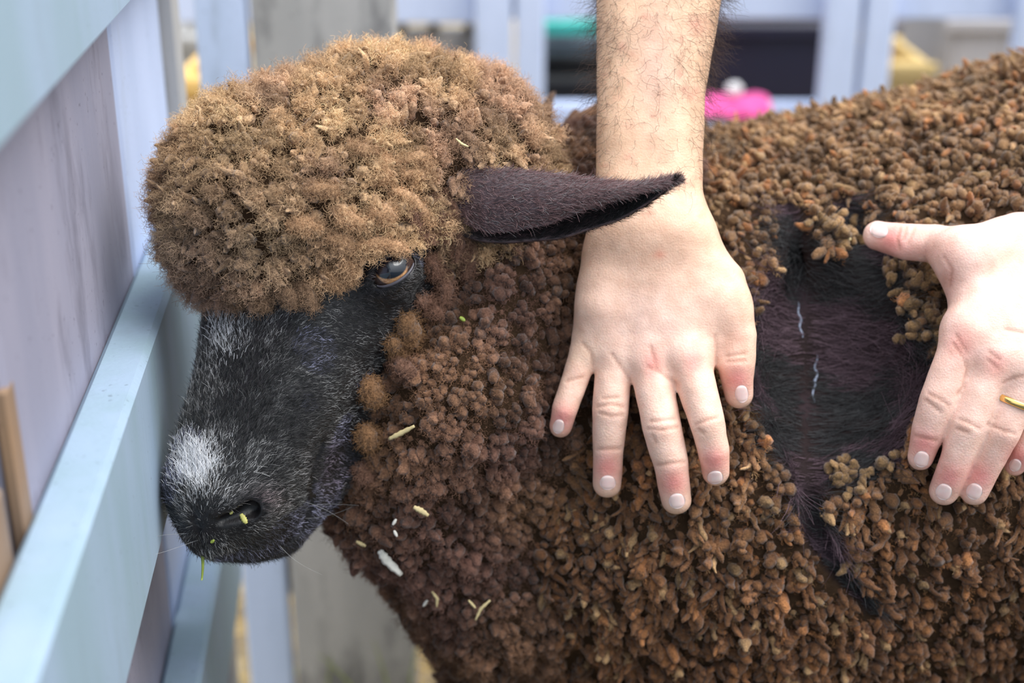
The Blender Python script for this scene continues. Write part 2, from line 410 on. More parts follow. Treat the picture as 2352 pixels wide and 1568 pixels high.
def paint(c1, c2, dirt, amount, seed, rough=.62):
    """weathered paint: two tones, dark blotches, drips along the board and fine grain"""
    def f(nt, b):
        oi = N(nt, 'ShaderNodeObjectInfo'); c0 = objc(nt); ad = N(nt, 'ShaderNodeVectorMath', operation='ADD'); nt.links.new(c0, ad.inputs[0])
        ad.inputs[1].default_value = (seed, seed * 2.3, seed * .7); c = ad.outputs[0]
        st = N(nt, 'ShaderNodeMapping'); st.inputs['Scale'].default_value = (6, 6, 1.2); nt.links.new(c, st.inputs['Vector'])
        a = noise(nt, 3.5, 4, coord=st.outputs[0]); col = ramp(nt, a, [(.38, c1), (.62, c2)])
        s2 = N(nt, 'ShaderNodeMapping'); s2.inputs['Scale'].default_value = (5, 5, 1.6); nt.links.new(c, s2.inputs['Vector'])
        k = noise(nt, 5, 6, .65, s2.outputs[0]); blot = ramp(nt, k, [(.60 - amount * .12, (0, 0, 0)), (.74 - amount * .1, (1, 1, 1))])
        sc_ = N(nt, 'ShaderNodeMath', operation='MULTIPLY'); nt.links.new(blot, sc_.inputs[0]); sc_.inputs[1].default_value = min(1, .35 + amount * .5)
        col = mixc(nt, col, dirt, sc_.outputs[0])
        sk = noise(nt, 240, 2, coord=c); spk = ramp(nt, sk, [(.68, (0, 0, 0)), (.74, (.5, .5, .5))]); col = mixc(nt, col, [x * .55 for x in dirt], spk)
        nt.links.new(col, b.inputs['Base Color']); b.inputs['Roughness'].default_value = rough; b.inputs['Specular IOR Level'].default_value = .3
        s3 = N(nt, 'ShaderNodeMapping'); s3.inputs['Scale'].default_value = (60, 60, 3); nt.links.new(c, s3.inputs['Vector'])
        bump(nt, b, noise(nt, 6, 5, coord=s3.outputs[0]), .25, .0015)
    return f
M_BLUE = mat('pale_blue_paint', paint((.52, .61, .84), (.57, .66, .90), (.42, .48, .60), .1, 1.0))
M_RAIL = mat('blue_grey_paint', paint((.28, .385, .46), (.32, .42, .54), (.24, .30, .36), .1, 2.0))
M_LAV = mat('lavender_grey_paint', paint((.30, .295, .38), (.35, .335, .42), (.15, .14, .18), .5, 3.0))
M_GREY = mat('weathered_grey_board', paint((.38, .375, .37), (.46, .45, .44), (.09, .09, .095), .75, 4.0))  # real stains, made heavier and darker to dim the board's shaded foot
M_DKBLUE = mat('slate_blue_paint', paint((.46, .56, .76), (.52, .62, .84), (.25, .3, .36), .2, 5.0))
M_RAW = mat('raw_timber', paint((.22, .17, .14), (.32, .20, .12), (.10, .08, .07), .5, 6.0))

PHI_F = math.atan(.1)
FU = np.array((-math.sin(PHI_F), math.cos(PHI_F), 0)); FN = np.array((math.cos(PHI_F), math.sin(PHI_F), 0))
def fbox(name, t0, t1, a0, a1, z0, z1, m, parent, k=.82):
    t0, t1, a0, a1 = t0 * k, t1 * k, a0 * k, a1 * k; z1 = CAM_Z - (CAM_Z - z1) * k; z0 = CAM_Z - (CAM_Z - z0) * k if z0 > .12 else 0.0
    c = FU * (t0 + t1) / 2 - FN * (a0 + a1) / 2
    return box(name, (a1 - a0, t1 - t0, z1 - z0), (c[0], c[1], (z0 + z1) / 2), m, parent, rz=PHI_F)
side = empty('pen_fence', tuple(FU * .75 - FN * .13)); tag(side, 'pale blue wooden side fence with slanting rails beside the sheep muzzle', 'fence')
fbox('rail', .15, 1.235, .1455, .176, .425, .549, M_RAIL, side)
fbox('rail', .15, 1.235, .1455, .176, .752, .905, M_RAIL, side)
fbox('rail', .15, 1.235, .1455, .176, .140, .248, M_RAIL, side)
fbox('board', .632, .998, .177, .193, .02, 1.0, M_LAV, side)
fbox('board', 1.008, 1.245, .177, .193, .02, 1.0, M_BLUE, side)
fbox('board', .30, .605, .177, .193, .02, .585, M_RAW, side)
fbox('edge_batten', .629, .645, .1765, .184, .10, .62, M_RAW, side)
fbox('post', 1.248, 1.275, .163, .195, 0, 1.05, M_GREY, side)
fbox('gap_dark_board', .20, .80, .30, .32, 0, .85, mat('gap_black', plain((.02, .018, .016), .8, 12)), side)  # near-black board added outside to turn the open gap black

def bboard(name, px0, px1, Y, z0, z1, m, parent, th=.02, ref=300):
    d = Y * cp + (CAM_Z - .62) * sp; x0 = (px0 - CX) / FPX * d; x1 = (px1 - CX) / FPX * d
    return box(name, (x1 - x0, th, z1 - z0), ((x0 + x1) / 2, Y + th / 2, (z0 + z1) / 2), m, parent)
back = empty('pen_fence', (-.2, 1.20, 0)); tag(back, 'weathered grey and blue upright boards of the pen behind the sheep head', 'fence')
bboard('board', 462, 578, 1.19, .0, 1.0, M_DKBLUE, back)
bboard('board', 590, 915, 1.19, .0, 1.0, M_GREY, back)
bboard('rail', 480, 930, 1.212, .12, .20, M_RAW, back)
bboard('rail', 480, 930, 1.212, .86, .94, M_RAW, back)

def zat(py, Y):
    e = PITCH + math.atan((py - CY) / FPX); return CAM_Z - Y * math.tan(e)
def xat(px, py, Y):
    d = Y * cp + (CAM_Z - zat(py, Y)) * sp; return (px - CX) / FPX * d
FY = 2.0
far = empty('pen_fence', (.3, FY, 0)); tag(far, 'blurred pale blue fence with posts and two rails across the yard', 'fence')
def fboard(name, px0, px1, py0, py1, m, Y=FY, th=.03, zlo=None, zhi=None, parent=far):
    z1 = zat(py0, Y) if zhi is None else zhi; z0 = zat(py1, Y) if zlo is None else zlo
    x0, x1 = xat(px0, 120, Y), xat(px1, 120, Y)
    return box(name, (x1 - x0, th, z1 - z0), ((x0 + x1) / 2, Y, (z0 + z1) / 2), m, parent)
for (a, b) in ((1092, 1176), (1184, 1250), (1886, 1964), (1976, 2042), (2322, 2420)):
    fboard('post', a, b, 0, 0, M_BLUE, zlo=0, zhi=.72)
fboard('rail', 400, 1092, -60, 50, M_BLUE, Y=FY + .035)
fboard('rail', 1092, 2420, -60, 40, M_BLUE, Y=FY + .035)
fboard('rail', 1092, 2420, 234, 345, M_BLUE, Y=FY + .035)
fboard('rail', 400, 1092, 224, 345, M_BLUE, Y=FY + .035)
fboard('panel', 920, 1092, 62, 224, M_GREY, Y=FY + .07, th=.012)
for i, x in enumerate((925, 998, 1078)):
    k = fboard('dark_spot', x - 11, x + 11, 54, 76, None or bpy.data.materials.get('spot_dark') or mat('spot_dark', plain((.03, .022, .012), .9)), Y=FY + .055, th=.02)  # small dark boxes standing proud of the panel

# things beyond the yard fence
def crate(name, px0, px1, py0, py1, Y, depth, m, label, cat, rim=.012, zlo=0.0):
    x0, x1 = xat(px0, 120, Y), xat(px1, 120, Y); z1 = zat(py0, Y)
    t = empty(name, ((x0 + x1) / 2, Y + depth / 2, zlo)); tag(t, label, cat); w = x1 - x0; th = .012; xm = (x0 + x1) / 2; h = z1 - zlo
    for sx in (-1, 1): box('side_panel', (th, depth, h), (xm + sx * (w / 2 - th / 2), Y + depth / 2, zlo + h / 2), m, t)
    for yy in (Y + th / 2, Y + depth - th / 2): box('end_panel', (w - 2 * th, th, h), (xm, yy, zlo + h / 2), m, t)
    box('base_panel', (w - 2 * th, depth - 2 * th, th), (xm, Y + depth / 2, zlo + th), m, t)
    for yy in (Y - rim / 2, Y + depth + rim / 2): box('rim', (w + 2 * rim, rim, .02), (xm, yy, z1 - .012), m, t)
    return t
crate('plastic_bin', 1620, 1905, 52, 0, 2.25, .35, mat('navy_plastic', plain((.012, .011, .03), .5, 6)), 'dark navy plastic bin beyond the blue yard fence', 'bin')
crate('metal_tank', 1225, 1420, 72, 0, 2.30, .3, mat('dull_zinc', plain((.27, .34, .40), .5, 6)), 'dull grey zinc tank beyond the fence beside the forearm', 'tank', zlo=zat(168, 2.3))
crate('black_trough', 1215, 1430, 176, 0, 2.12, .16, mat('black_rubber', plain((.008, .008, .01), .6)), 'black trough under the zinc tank', 'trough')
crate('teal_tray', 1250, 1362, 44, 0, 2.12, .15, mat('teal_plastic', plain((.06, .52, .46), .4)), 'teal plastic tray seen under the fence rail', 'tray', zlo=zat(68, 2.12))
crate('wooden_crate', 2038, 2152, 38, 0, 2.70, .3, mat('mauve_grey', plain((.42, .40, .46), .7, 6)), 'mauve grey crate behind the yard fence', 'crate')
crate('wooden_crate', 2176, 2318, 40, 0, 2.35, .3, mat('stone_grey', plain((.40, .39, .42), .7, 6)), 'tall stone grey crate next to the mauve crate', 'crate')
crate('feed_box', 2036, 2136, 140, 0, 2.15, .2, mat('straw_yellow', plain((.66, .47, .19), .8, 8)), 'straw yellow feed box in front of the mauve crate', 'box')
crate('feed_box', 396, 478, 172, 0, 1.75, .25, mat('warm_yellow', plain((.75, .48, .16), .8, 8)), 'warm yellow box seen through the gap left of the woolly head', 'box')
crate('wooden_crate', 380, 500, 78, 0, 2.3, .25, M_GREY, 'grey crate behind the warm yellow box in the gap', 'crate')

# pink cloth over the low rail
def cloth():
    x0, x1 = xat(1600, 240, FY), xat(1770, 240, FY); zt = zat(236, FY + .02) + .004; n = 26
    prof = [(FY - .012, zt - .020), (FY - .012, zt - .012), (FY - .004, zt - .004), (FY + .02, zt + .004), (FY + .05, zt + .003), (FY + .066, zt - .006), (FY + .07, zt - .04)]
    V = []
    for i in range(n):
        u = i / (n - 1)
        for j, (y, z) in enumerate(prof):
            w = .004 * math.sin(u * 19 + j) ; e = .004 * math.sin(u * 7 + j * .4) if j in (0, 6) else 0
            V.append((x0 + (x1 - x0) * u, y + w * (1 if j > 3 else -1) * .6, z + e + w * .3))
    k = len(prof); Q = [(i * k + j, (i + 1) * k + j, (i + 1) * k + j + 1, i * k + j + 1) for i in range(n - 1) for j in range(k - 1)]
    o = link('pink_cloth', mesh('pink_cloth', np.array(V), np.array(Q)), None, mat('pink_fabric', plain((.85, .10, .36), .8, 60)))
    m = o.modifiers.new('thickness', 'SOLIDIFY'); m.thickness = .003
    tag(o, 'bright pink cloth draped over the low fence rail', 'cloth')
    P = rng.normal(size=(1, 3)); c = np.array((xat(1688, 220, FY), FY + .01, zt + .018))
    s = np.array([(math.cos(a) * math.sin(b), math.sin(a) * math.sin(b), math.cos(b)) for b in np.linspace(0.05, math.pi - .05, 12) for a in np.linspace(0, 2 * math.pi, 16, endpoint=False)])
    s = s * (1 + .16 * vnoise(s, 3.1, 4))[:, None] * np.array((.012, .010, .010)) + c
    Q = [(i * 16 + j, i * 16 + (j + 1) % 16, (i + 1) * 16 + (j + 1) % 16, (i + 1) * 16 + j) for i in range(11) for j in range(16)]
    Q += [tuple(range(15, -1, -1))[:4]]
    o = link('crumpled_tissue', mesh('crumpled_tissue', s, np.array(Q)), None, mat('white_tissue', plain((.8, .78, .8), .9, 80)))
    tag(o, 'small crumpled white tissue lying on the pink cloth', 'tissue')
cloth()

# ground and loose straw
def ground_m(nt, b):
    c = objc(nt); a = noise(nt, 9, 6, coord=c); k = noise(nt, 80, 4, coord=c)
    col = ramp(nt, a, [(.3, (.30, .23, .15)), (.55, (.42, .33, .20)), (.75, (.55, .42, .22))])
    nt.links.new(mixc(nt, col, ramp(nt, k, [(.3, (.5, .5, .5)), (.7, (1.2, 1.2, 1.2))]), 1.0, 'MULTIPLY'), b.inputs['Base Color']); b.inputs['Roughness'].default_value = .95
    bump(nt, b, k, .8, .01)
g = 40; xs = np.linspace(-6, 7, g); ys = np.linspace(-2, 12, g)
GV = np.array([(x, y, 0) for y in ys for x in xs]); GV[:, 2] = -.012 + .01 * vnoise(GV, 1.3, 2)
GQ = np.array([(j * g + i, j * g + i + 1, (j + 1) * g + i + 1, (j + 1) * g + i) for j in range(g - 1) for i in range(g - 1)])
tag(link('ground', mesh('ground', GV, GQ), None, mat('earth', ground_m)), kind='structure')
tag(box('wall_back', (13, .12, 2.6), (.5, 9.0, 1.3), mat('barn_boards', paint((.30, .26, .22), (.36, .30, .25), (.15, .13, .12), .4, 9.0))), kind='structure')
shade_fence = empty('pen_fence', (.45, .27, 0)); tag(shade_fence, 'unseen low blue plank fence added on the near side to shade the pen', 'fence')  # out-of-view fence, added to shade the foot of the boards
for i in range(5): box('plank', (1.38, .02, .118), (.56, .27, .075 + i * .124), M_RAIL, shade_fence)
for x in (.0, .55, 1.2): box('post', (.06, .05, .66), (x, .235, .33), M_BLUE, shade_fence)
n = 9000
P0 = np.stack([rng.uniform(-1.0, 1.2, n), rng.uniform(1.22, 2.6, n), rng.uniform(-.004, .008, n)], 1)
an = rng.uniform(0, 6.28, n); ln = rng.uniform(.03, .10, n); tl = rng.uniform(0, .25, n)
D = np.stack([np.cos(an), np.sin(an), tl], 1) * ln[:, None]; bend = rng.normal(0, .006, (n, 3)); bend[:, 2] = np.abs(bend[:, 2])
P = np.stack([P0, P0 + D * .5 + bend, P0 + D], 1)
cc = np.array([(.62, .45, .20), (.52, .36, .15), (.70, .58, .33), (.40, .42, .18)])[rng.choice(4, n, p=[.45, .25, .2, .1])] * rng.uniform(.7, 1.1, (n, 1))
o = hair('loose_straw', P, np.tile(np.array([.0014, .0014, .001]), (n, 1)), cc, M_FIBRE, None); tag(o, 'loose golden straw strewn over the ground of the pen', 'straw')

# ------------------------------------------------------------------ sheep
sheep = empty('sheep', (.42, .92, 0)); tag(sheep, 'woolly brown sheep with a black face and one pointed dark ear', 'sheep')
WV, WQ = surface(wool_f, (-.26, .55, -.01), (1.13, 1.27, .82), .005)
WV = relax(WV, WQ, 1)
fp = chain
FV, FQ = surface(face_f, W(380, 1300, .72) - .05, (.0, .90, .80), .0013)
FV = relax(FV, FQ, 2)
def ear():
    T = [(1128, 386), (1207, 391), (1278, 399), (1350, 411), (1445, 424), (1516, 417), (1554, 411)]
    Fo = [(1060, 508), (1123, 534), (1183, 529), (1254, 515), (1326, 486), (1397, 460), (1469, 436), (1549, 415)]
    Bo = [(1060, 540), (1100, 555), (1159, 558), (1247, 551), (1290, 548), (1350, 527), (1421, 506), (1480, 472), (1551, 418)]
    T = [(1020, 392), (1075, 384)] + T
    n = 44; s = np.linspace(0, 1, n)
    def along(L, x0): 
        L = np.array(L, float); c = np.concatenate([[0], np.cumsum(np.linalg.norm(np.diff(L, axis=0), axis=1))]); c /= c[-1]
        return np.stack([np.interp(s, c, L[:, 0]), np.interp(s, c, L[:, 1])], 1)
    t, f, b = along(T, 0), along(Fo, 0), along(Bo, 0)
    ker = np.array([.25, .5, .25])
    for q in (t, f, b):
        for _ in range(3):
            for c in (0, 1): q[1:-1, c] = q[:-2, c] * .25 + q[1:-1, c] * .5 + q[2:, c] * .25
    d0 = .752 - .048 * s; th = np.sin(np.pi * np.clip(s * .9 + .1, 0, 1)) ** .8
    m1 = f * .42 + t * .58; m2 = t * .5 + b * .5
    ctl = [(f, d0 - .004 * th), (f * .75 + t * .25, d0 - .010 * th), (f * .4 + t * .6, d0 - .010 * th), (f * .1 + t * .9, d0 - .004 * th), (t, d0 + .001), (t * .8 + b * .2, d0 + .010 * th), (t * .45 + b * .55, d0 + .014 * th), (t * .15 + b * .85, d0 + .010 * th), (b, d0 + .005 * th)]
    rows = np.stack([W(q[:, 0], q[:, 1], d) for q, d in ctl], 1)          # n,9,3
    v = np.linspace(0, 8, 33); i = np.minimum(v.astype(int), 7); fr = (v - i)[None, :, None]
    g = rows[:, i] * (1 - fr) + rows[:, i + 1] * fr
    for _ in range(3): g[:, 1:-1] = g[:, :-2] * .25 + g[:, 1:-1] * .5 + g[:, 2:] * .25
    du = np.gradient(g, axis=0); dv = np.gradient(g, axis=1); nr = unit(np.cross(du, dv))
    h = (.0011 * (1 - .6 * s))[:, None, None]
    A, B = g + nr * h, g - nr * h; m, k = g.shape[:2]
    V = np.concatenate([A.reshape(-1, 3), B.reshape(-1, 3)]); o = m * k
    Q = []
    for a in range(m - 1):
        for c in range(k - 1):
            q = (a * k + c, (a + 1) * k + c, (a + 1) * k + c + 1, a * k + c + 1); Q.append(q); Q.append(tuple(x + o for x in q[::-1]))
    for a in range(m - 1):
        for c in (0, k - 1): Q.append((a * k + c, (a + 1) * k + c, (a + 1) * k + c + o, a * k + c + o))
    for c in range(k - 1):
        for a in (0, m - 1): Q.append((a * k + c, a * k + c + 1, a * k + c + 1 + o, a * k + c + o))
    return V, np.array(Q), g, nr
EV_, EQ_, EG, EN = ear()
# colours: black hide of the face, dark fleece core
px, py, dd = proj(WV)
wc = np.tile(np.array((.042, .025, .015)), (len(WV), 1))
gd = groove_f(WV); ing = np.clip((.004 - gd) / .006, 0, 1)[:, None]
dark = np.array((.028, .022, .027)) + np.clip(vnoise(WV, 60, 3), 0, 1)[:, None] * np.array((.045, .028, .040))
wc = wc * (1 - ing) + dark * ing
lg = (WV[:, 2] < .24)[:, None]; wc = np.where(lg, np.array((.16, .10, .04)), wc)
px, py, dd = proj(FV)
fc = np.tile(np.array((.014, .012, .013)), (len(FV), 1))
wet = np.exp(-(((px - 520) / 75) ** 2 + ((py - 1205) / 45) ** 2))[:, None]; fc = fc * (1 - .5 * wet)
ec = np.tile(np.array((.070, .047, .052)), (len(EV_), 1))
V = np.concatenate([WV, FV, EV_]); Q = np.concatenate([WQ, FQ + len(WV), EQ_ + len(WV) + len(FV)])
body = link('body', mesh('body', V, Q, col=np.concatenate([wc, fc, ec]), mi=np.concatenate([np.zeros(len(WQ)), np.ones(len(FQ) + len(EQ_))])), sheep, [M_CORE, M_HIDE])

# eye
def eye_m(nt, b):
    c = objc(nt); mp = N(nt, 'ShaderNodeSeparateXYZ'); nt.links.new(c, mp.inputs[0])
    def mth(op, a, v=None):
        n = N(nt, 'ShaderNodeMath', operation=op)
        for s, q in zip(n.inputs, (a, v)):
            if q is None: continue
            if isinstance(q, bpy.types.NodeSocket): nt.links.new(q, s)
            else: s.default_value = q
        return n.outputs[0]
    def elli(ax, ay, oy=0):
        x = mth('MULTIPLY', mp.outputs[0], 1 / ax); y = mth('MULTIPLY', mth('ADD', mp.outputs[1], -oy), 1 / ay)
        return mth('SQRT', mth('ADD', mth('MULTIPLY', x, x), mth('MULTIPLY', y, y)))
    fib = noise(nt, 900, 3, coord=c)
    iris = ramp(nt, fib, [(.3, (.33, .14, .05)), (.7, (.62, .34, .15))])
    pup = ramp(nt, elli(.0092, .0072, .0022), [(.90, (1, 1, 1)), (1.0, (0, 0, 0))]); lim = ramp(nt, elli(.0085, .0076), [(.90, (1, 1, 1)), (1.0, (0, 0, 0))])
    col = mixc(nt, (.05, .028, .022), iris, lim); col = mixc(nt, col, (.002, .003, .009), pup)
    nt.links.new(col, b.inputs['Base Color']); b.inputs['Roughness'].default_value = .25
    b.inputs['Coat Weight'].default_value = 1; b.inputs['Coat Roughness'].default_value = .02
r = 57 * PXM; na, nb = 48, 28
S = [(0, 0, r)] + [(r * math.sin(b) * math.cos(a), r * math.sin(b) * math.sin(a), r * math.cos(b) + .0016 * math.exp(-(b / .5) ** 2)) for b in [math.pi * (i + 1) / nb for i in range(nb - 1)] for a in [2 * math.pi * j / na for j in range(na)]] + [(0, 0, -r)]
S[0] = (0, 0, r + .0016)
Q = np.array([(1 + i * na + j, 1 + (i + 1) * na + j, 1 + (i + 1) * na + (j + 1) % na, 1 + i * na + (j + 1) % na) for i in range(nb - 2) for j in range(na)])
T = np.array([(0, 1 + j, 1 + (j + 1) % na) for j in range(na)] + [(len(S) - 1, len(S) - 2 - j, len(S) - 2 - (j + 1) % na) for j in range(na)])
eye = link('eye', mesh('eye', np.array(S), [Q, T]), None, mat('eyeball', eye_m)); eye.parent = sheep
look = unit(-FWD * 1.0 + RIGHT * .0 - UP * .05); xa = RIGHT * .96 + UP * .25; xa = unit(xa - look * (xa @ look)); ya = np.cross(look, xa)
eye.matrix_basis = Matrix.Translation(Vector(EYE) - sheep.location) @ Matrix((xa, ya, look)).transposed().to_4x4()
eye['label'] = 'glossy amber eye with a wide dark pupil'
# wet lid rim along the lower lid
t = np.linspace(-2.75, -.35, 28)
RP = np.stack([EYE + EU * math.cos(a) * 52 * PXM + EV * (math.sin(a) * 28 - 5) * PXM for a in t])
def tube(path, rad, ns=8):
    path = np.asarray(path); n = len(path); tg = unit(np.gradient(path, axis=0)); rf = unit(np.cross(tg, FWD + .01)); bn = np.cross(tg, rf)
    an = np.linspace(0, 2 * math.pi, ns, endpoint=False); rad = np.broadcast_to(rad, (n,))
    V = (path[:, None] + rad[:, None, None] * (np.cos(an)[None, :, None] * rf[:, None] + np.sin(an)[None, :, None] * bn[:, None])).reshape(-1, 3)
    Q = [(i * ns + j, (i + 1) * ns + j, (i + 1) * ns + (j + 1) % ns, i * ns + (j + 1) % ns) for i in range(n - 1) for j in range(ns)]
    V = np.concatenate([V, path[:1], path[-1:]]); e = n * ns
    T = [(e, (j + 1) % ns, j) for j in range(ns)] + [(e + 1, (n - 1) * ns + j, (n - 1) * ns + (j + 1) % ns) for j in range(ns)]
    return V, np.array(Q), np.array(T)
q = RP - EYE; RP = EYE + q - np.outer(np.sqrt(np.maximum((61.5 * PXM) ** 2 - (q ** 2).sum(1), 1e-9)), FWD)
Vt, Qt, Tt = tube(RP, .0009 * np.sin(np.linspace(.25, 2.9, 28)) ** .5)
o = link('eyelid_rim', mesh('eyelid_rim', Vt, [Qt, Tt]), body, mat('wet_lid', plain((.07, .065, .08), .35, 200, .5))); o['label'] = 'wet grey lower eyelid rim'

# --- fleece: locks
def locks(C, D, L, R, ns, nr, c0, c1, bend, seed, bead=.16):
    r_ = np.random.default_rng(seed); n = len(C); t = np.linspace(0, 1, nr)
    up = np.where(np.abs(D[:, 2:3]) > .9, np.array([[1., 0, 0]]), np.array([[0, 0, 1.]]))
    e1 = unit(np.cross(D, up)); e2 = np.cross(D, e1)
    ph = r_.uniform(0, 6.28, (n, 1)); fr = r_.uniform(6, 10, (n, 1)); B = r_.normal(0, 1, (n, 2)) * bend
    ax = C[:, None] + D[:, None] * (L[:, None] * t)[..., None]
    wob = np.sin(fr * t + ph) * .18 * R[:, None]; wob2 = np.cos(fr * t * 1.1 + ph) * .18 * R[:, None]
    ax = ax + e1[:, None] * (B[:, :1] * t ** 2 * L[:, None] + wob)[..., None] + e2[:, None] * (B[:, 1:] * t ** 2 * L[:, None] + wob2)[..., None]
    t = t ** .7; b0 = .80 if nr == 8 else .62; prof = np.sqrt(np.maximum(1 - np.maximum((t - b0) / (1.02 - b0), 0) ** 2, .09)) * (.82 + .18 * np.minimum(t / .5, 1))
    rad = R[:, None] * prof * (1 + bead * np.sin(fr * 1.7 * t + ph * 2))
    an = np.linspace(0, 2 * math.pi, ns, endpoint=False); jit = 1 + r_.normal(0, .06, (n, nr, ns))
    V = ax[:, :, None] + (rad[:, :, None] * jit)[..., None] * (np.cos(an)[None, None, :, None] * e1[:, None, None] + np.sin(an)[None, None, :, None] * e2[:, None, None])
    V = V.reshape(n, nr * ns, 3); tip = ax[:, -1:] + D[:, None] * (rad[:, -1:, None] * .35)
    V = np.concatenate([V, tip], 1); m = nr * ns + 1
    q = np.array([(i * ns + j, i * ns + (j + 1) % ns, (i + 1) * ns + (j + 1) % ns, (i + 1) * ns + j) for i in range(nr - 1) for j in range(ns)])
    tr = np.array([((nr - 1) * ns + j, (nr - 1) * ns + (j + 1) % ns, nr * ns) for j in range(ns)])
    o = (np.arange(n) * m)[:, None, None]
    tt = np.concatenate([np.repeat(t, ns), [1.0]])[None, :, None] ** .8
    col = c0[:, None] * (1 - tt) + c1[:, None] * tt
    return V.reshape(-1, 3), (q[None] + o).reshape(-1, 4), (tr[None] + o).reshape(-1, 3), col.reshape(-1, 3), ax
def fibres(root, dirv, L, amp, k, rad, seed, turns=2.0):
    r_ = np.random.default_rng(seed); n = len(root); t = np.linspace(0, 1, k)
    e1 = unit(np.cross(dirv, r_.normal(size=(n, 3)))); e2 = np.cross(dirv, e1); ph = r_.uniform(0, 6.28, (n, 1)); w = r_.uniform(.6, 1.4, (n, 1)) * turns * 6.28
    P = root[:, None] + dirv[:, None] * (L[:, None] * t)[..., None]
    a = (amp * L)[:, None] * np.minimum(t * 2, 1)
    P = P + e1[:, None] * (a * np.sin(w * t + ph))[..., None] + e2[:, None] * (a * np.cos(w * t + ph) + (r_.normal(0, .35, (n, 1)) * L[:, None] * t ** 2))[..., None]
    return P, rad * np.linspace(1, .45, k)[None] * r_.uniform(.7, 1.2, (n, 1))

fcen = WV[WQ].mean(1); fnr = np.cross(WV[WQ[:, 2]] - WV[WQ[:, 0]], WV[WQ[:, 3]] - WV[WQ[:, 1]]); fx, fy, fd = proj(fcen)
fv = ((unit(fnr) * unit(np.array((0, 0, CAM_Z)) - fcen)).sum(1) > -.88) & (fx > 150) & (fx < 2950) & (fy > -150) & (fy < 1900) & (fcen[:, 2] > .2)
P1, N1 = sample(WV, WQ[fv], 310000); P2, N2 = sample(WV, WQ[~fv], 30000); CP = np.concatenate([P1, P2]); CN = np.concatenate([N1, N2])
px, py, dd = proj(CP); vw = unit(np.array((0, 0, CAM_Z)) - CP)
vis = ((CN * vw).sum(1) > np.where(px < 1150, -.85, -.45)) & (px > 170) & (px < 2930) & (py > -120) & (py < 1880)
dcap, dneck = cap_f(CP), neck_f(CP); dbody = body_f(CP)
is_cap = (dcap < .010) & (dcap < np.minimum(dneck, dbody) + .004); is_cheek = (~is_cap) & (dneck < dbody - .004)
sizes = np.where(is_cap, .0046, np.where(is_cheek, .0037, .0037)) * rng.uniform(.70, 1.50, len(CP)) * np.where(vis, 1, 2.8)
ok = (CP[:, 2] > .23) & ~(in_poly(px, py, BARE) & (dd < .80))
s = np.where(ok)[0]; ok[s] = groove_f(CP[s]) > .003
s = np.where(ok & (px < 1100))[0]; ok[s] = face_f(CP[s]) > -.001
i1 = np.where(ok & vis)[0]; i2 = np.where(ok & ~vis)[0]; idx = np.concatenate([i1[thin(CP[i1], sizes[i1])], i2[thin(CP[i2], sizes[i2])]])
CP, CN, px, py, dd, is_cap, is_cheek, vis, sizes = (a[idx] for a in (CP, CN, px, py, dd, is_cap, is_cheek, vis, sizes))
CN = grad(wool_f, CP, .004)
print('locks', len(CP), 'cap', is_cap.sum(), 'cheek', is_cheek.sum(), 'vis', vis.sum())
# staples: neighbouring locks lean together into bundles with cracks between
from mathutils.kdtree import KDTree
sd_ = rng.permutation(len(CP)); bs = np.where(is_cap, .013, np.where(is_cheek, .014, .0135)) * np.where(is_cap, np.exp(rng.normal(0, .35, len(CP))), rng.uniform(.7, 1.5, len(CP)))
kc = CP[sd_][thin(CP[sd_], bs[sd_])]; kd = KDTree(len(kc))
for i, p in enumerate(kc): kd.insert(p, i)
kd.balance(); near2 = [kd.find_n(p, 2) for p in CP]
b1 = np.array([q[0][1] for q in near2]); d1 = np.array([q[0][2] for q in near2]); d2 = np.array([q[1][2] for q in near2])
edge = np.clip((d2 - d1) / .007, 0, 1); lean = (kc[b1] - CP) / .012; bun = rng.random((len(kc), 1))[b1]
down = np.array((0, 0, -1.0)); flow = np.stack([vnoise(CP, 28, 11), vnoise(CP, 28, 12), vnoise(CP, 28, 13)], 1)
flow2 = np.stack([vnoise(CP, 110, 14), vnoise(CP, 110, 15), vnoise(CP, 110, 16)], 1)
big = vnoise(CP, 22, 21); med = vnoise(CP, 70, 22)
rope = (rng.random(len(CP)) < np.clip(.64 + .5 * vnoise(CP, 35, 27), .2, .92)) & ~is_cap & ~is_cheek
downT = down - CN * (CN @ down)[:, None] + np.array((0, -.25, 0)); downT = unit(downT - CN * (downT * CN).sum(1, keepdims=True))
D = unit(CN * np.where(is_cap, .9, np.where(rope, .42, 1.0))[:, None] + downT * np.where(is_cap, .10, np.where(rope, .8, .25))[:, None] + flow * .45 + flow2 * .22 + lean * np.where(rope, .45, .5)[:, None])
R = sizes * np.where(is_cap, .56, np.where(rope, .62, .74))
L = np.where(is_cap, .0085, np.where(rope, .0108, R * 2.2)) * rng.uniform(.8, 1.25, len(CP)) * np.where(vis, 1, 1.4)
CP = CP - CN * ((1 - edge) * np.where(is_cap, .0030, .0046) - .002 * bun[:, 0] + .0012)[:, None]
hid = hands_f(CP + D * L[:, None]); keep = (hid > .0005) & (hands_f(CP + D * (L * .5)[:, None]) > .0005)
# locks round the feeling fingers are pressed flat, not cut
L = np.where(keep, L, L * .35); keep = hands_f(CP + D * L[:, None]) > -.004
CP, CN, px, py, is_cap, is_cheek, vis, D, L, R, big, med, bun, rope = (a[keep] for a in (CP, CN, px, py, is_cap, is_cheek, vis, D, L, R, big, med, bun, rope))
n = len(CP); rv = rng.random((n, 1))
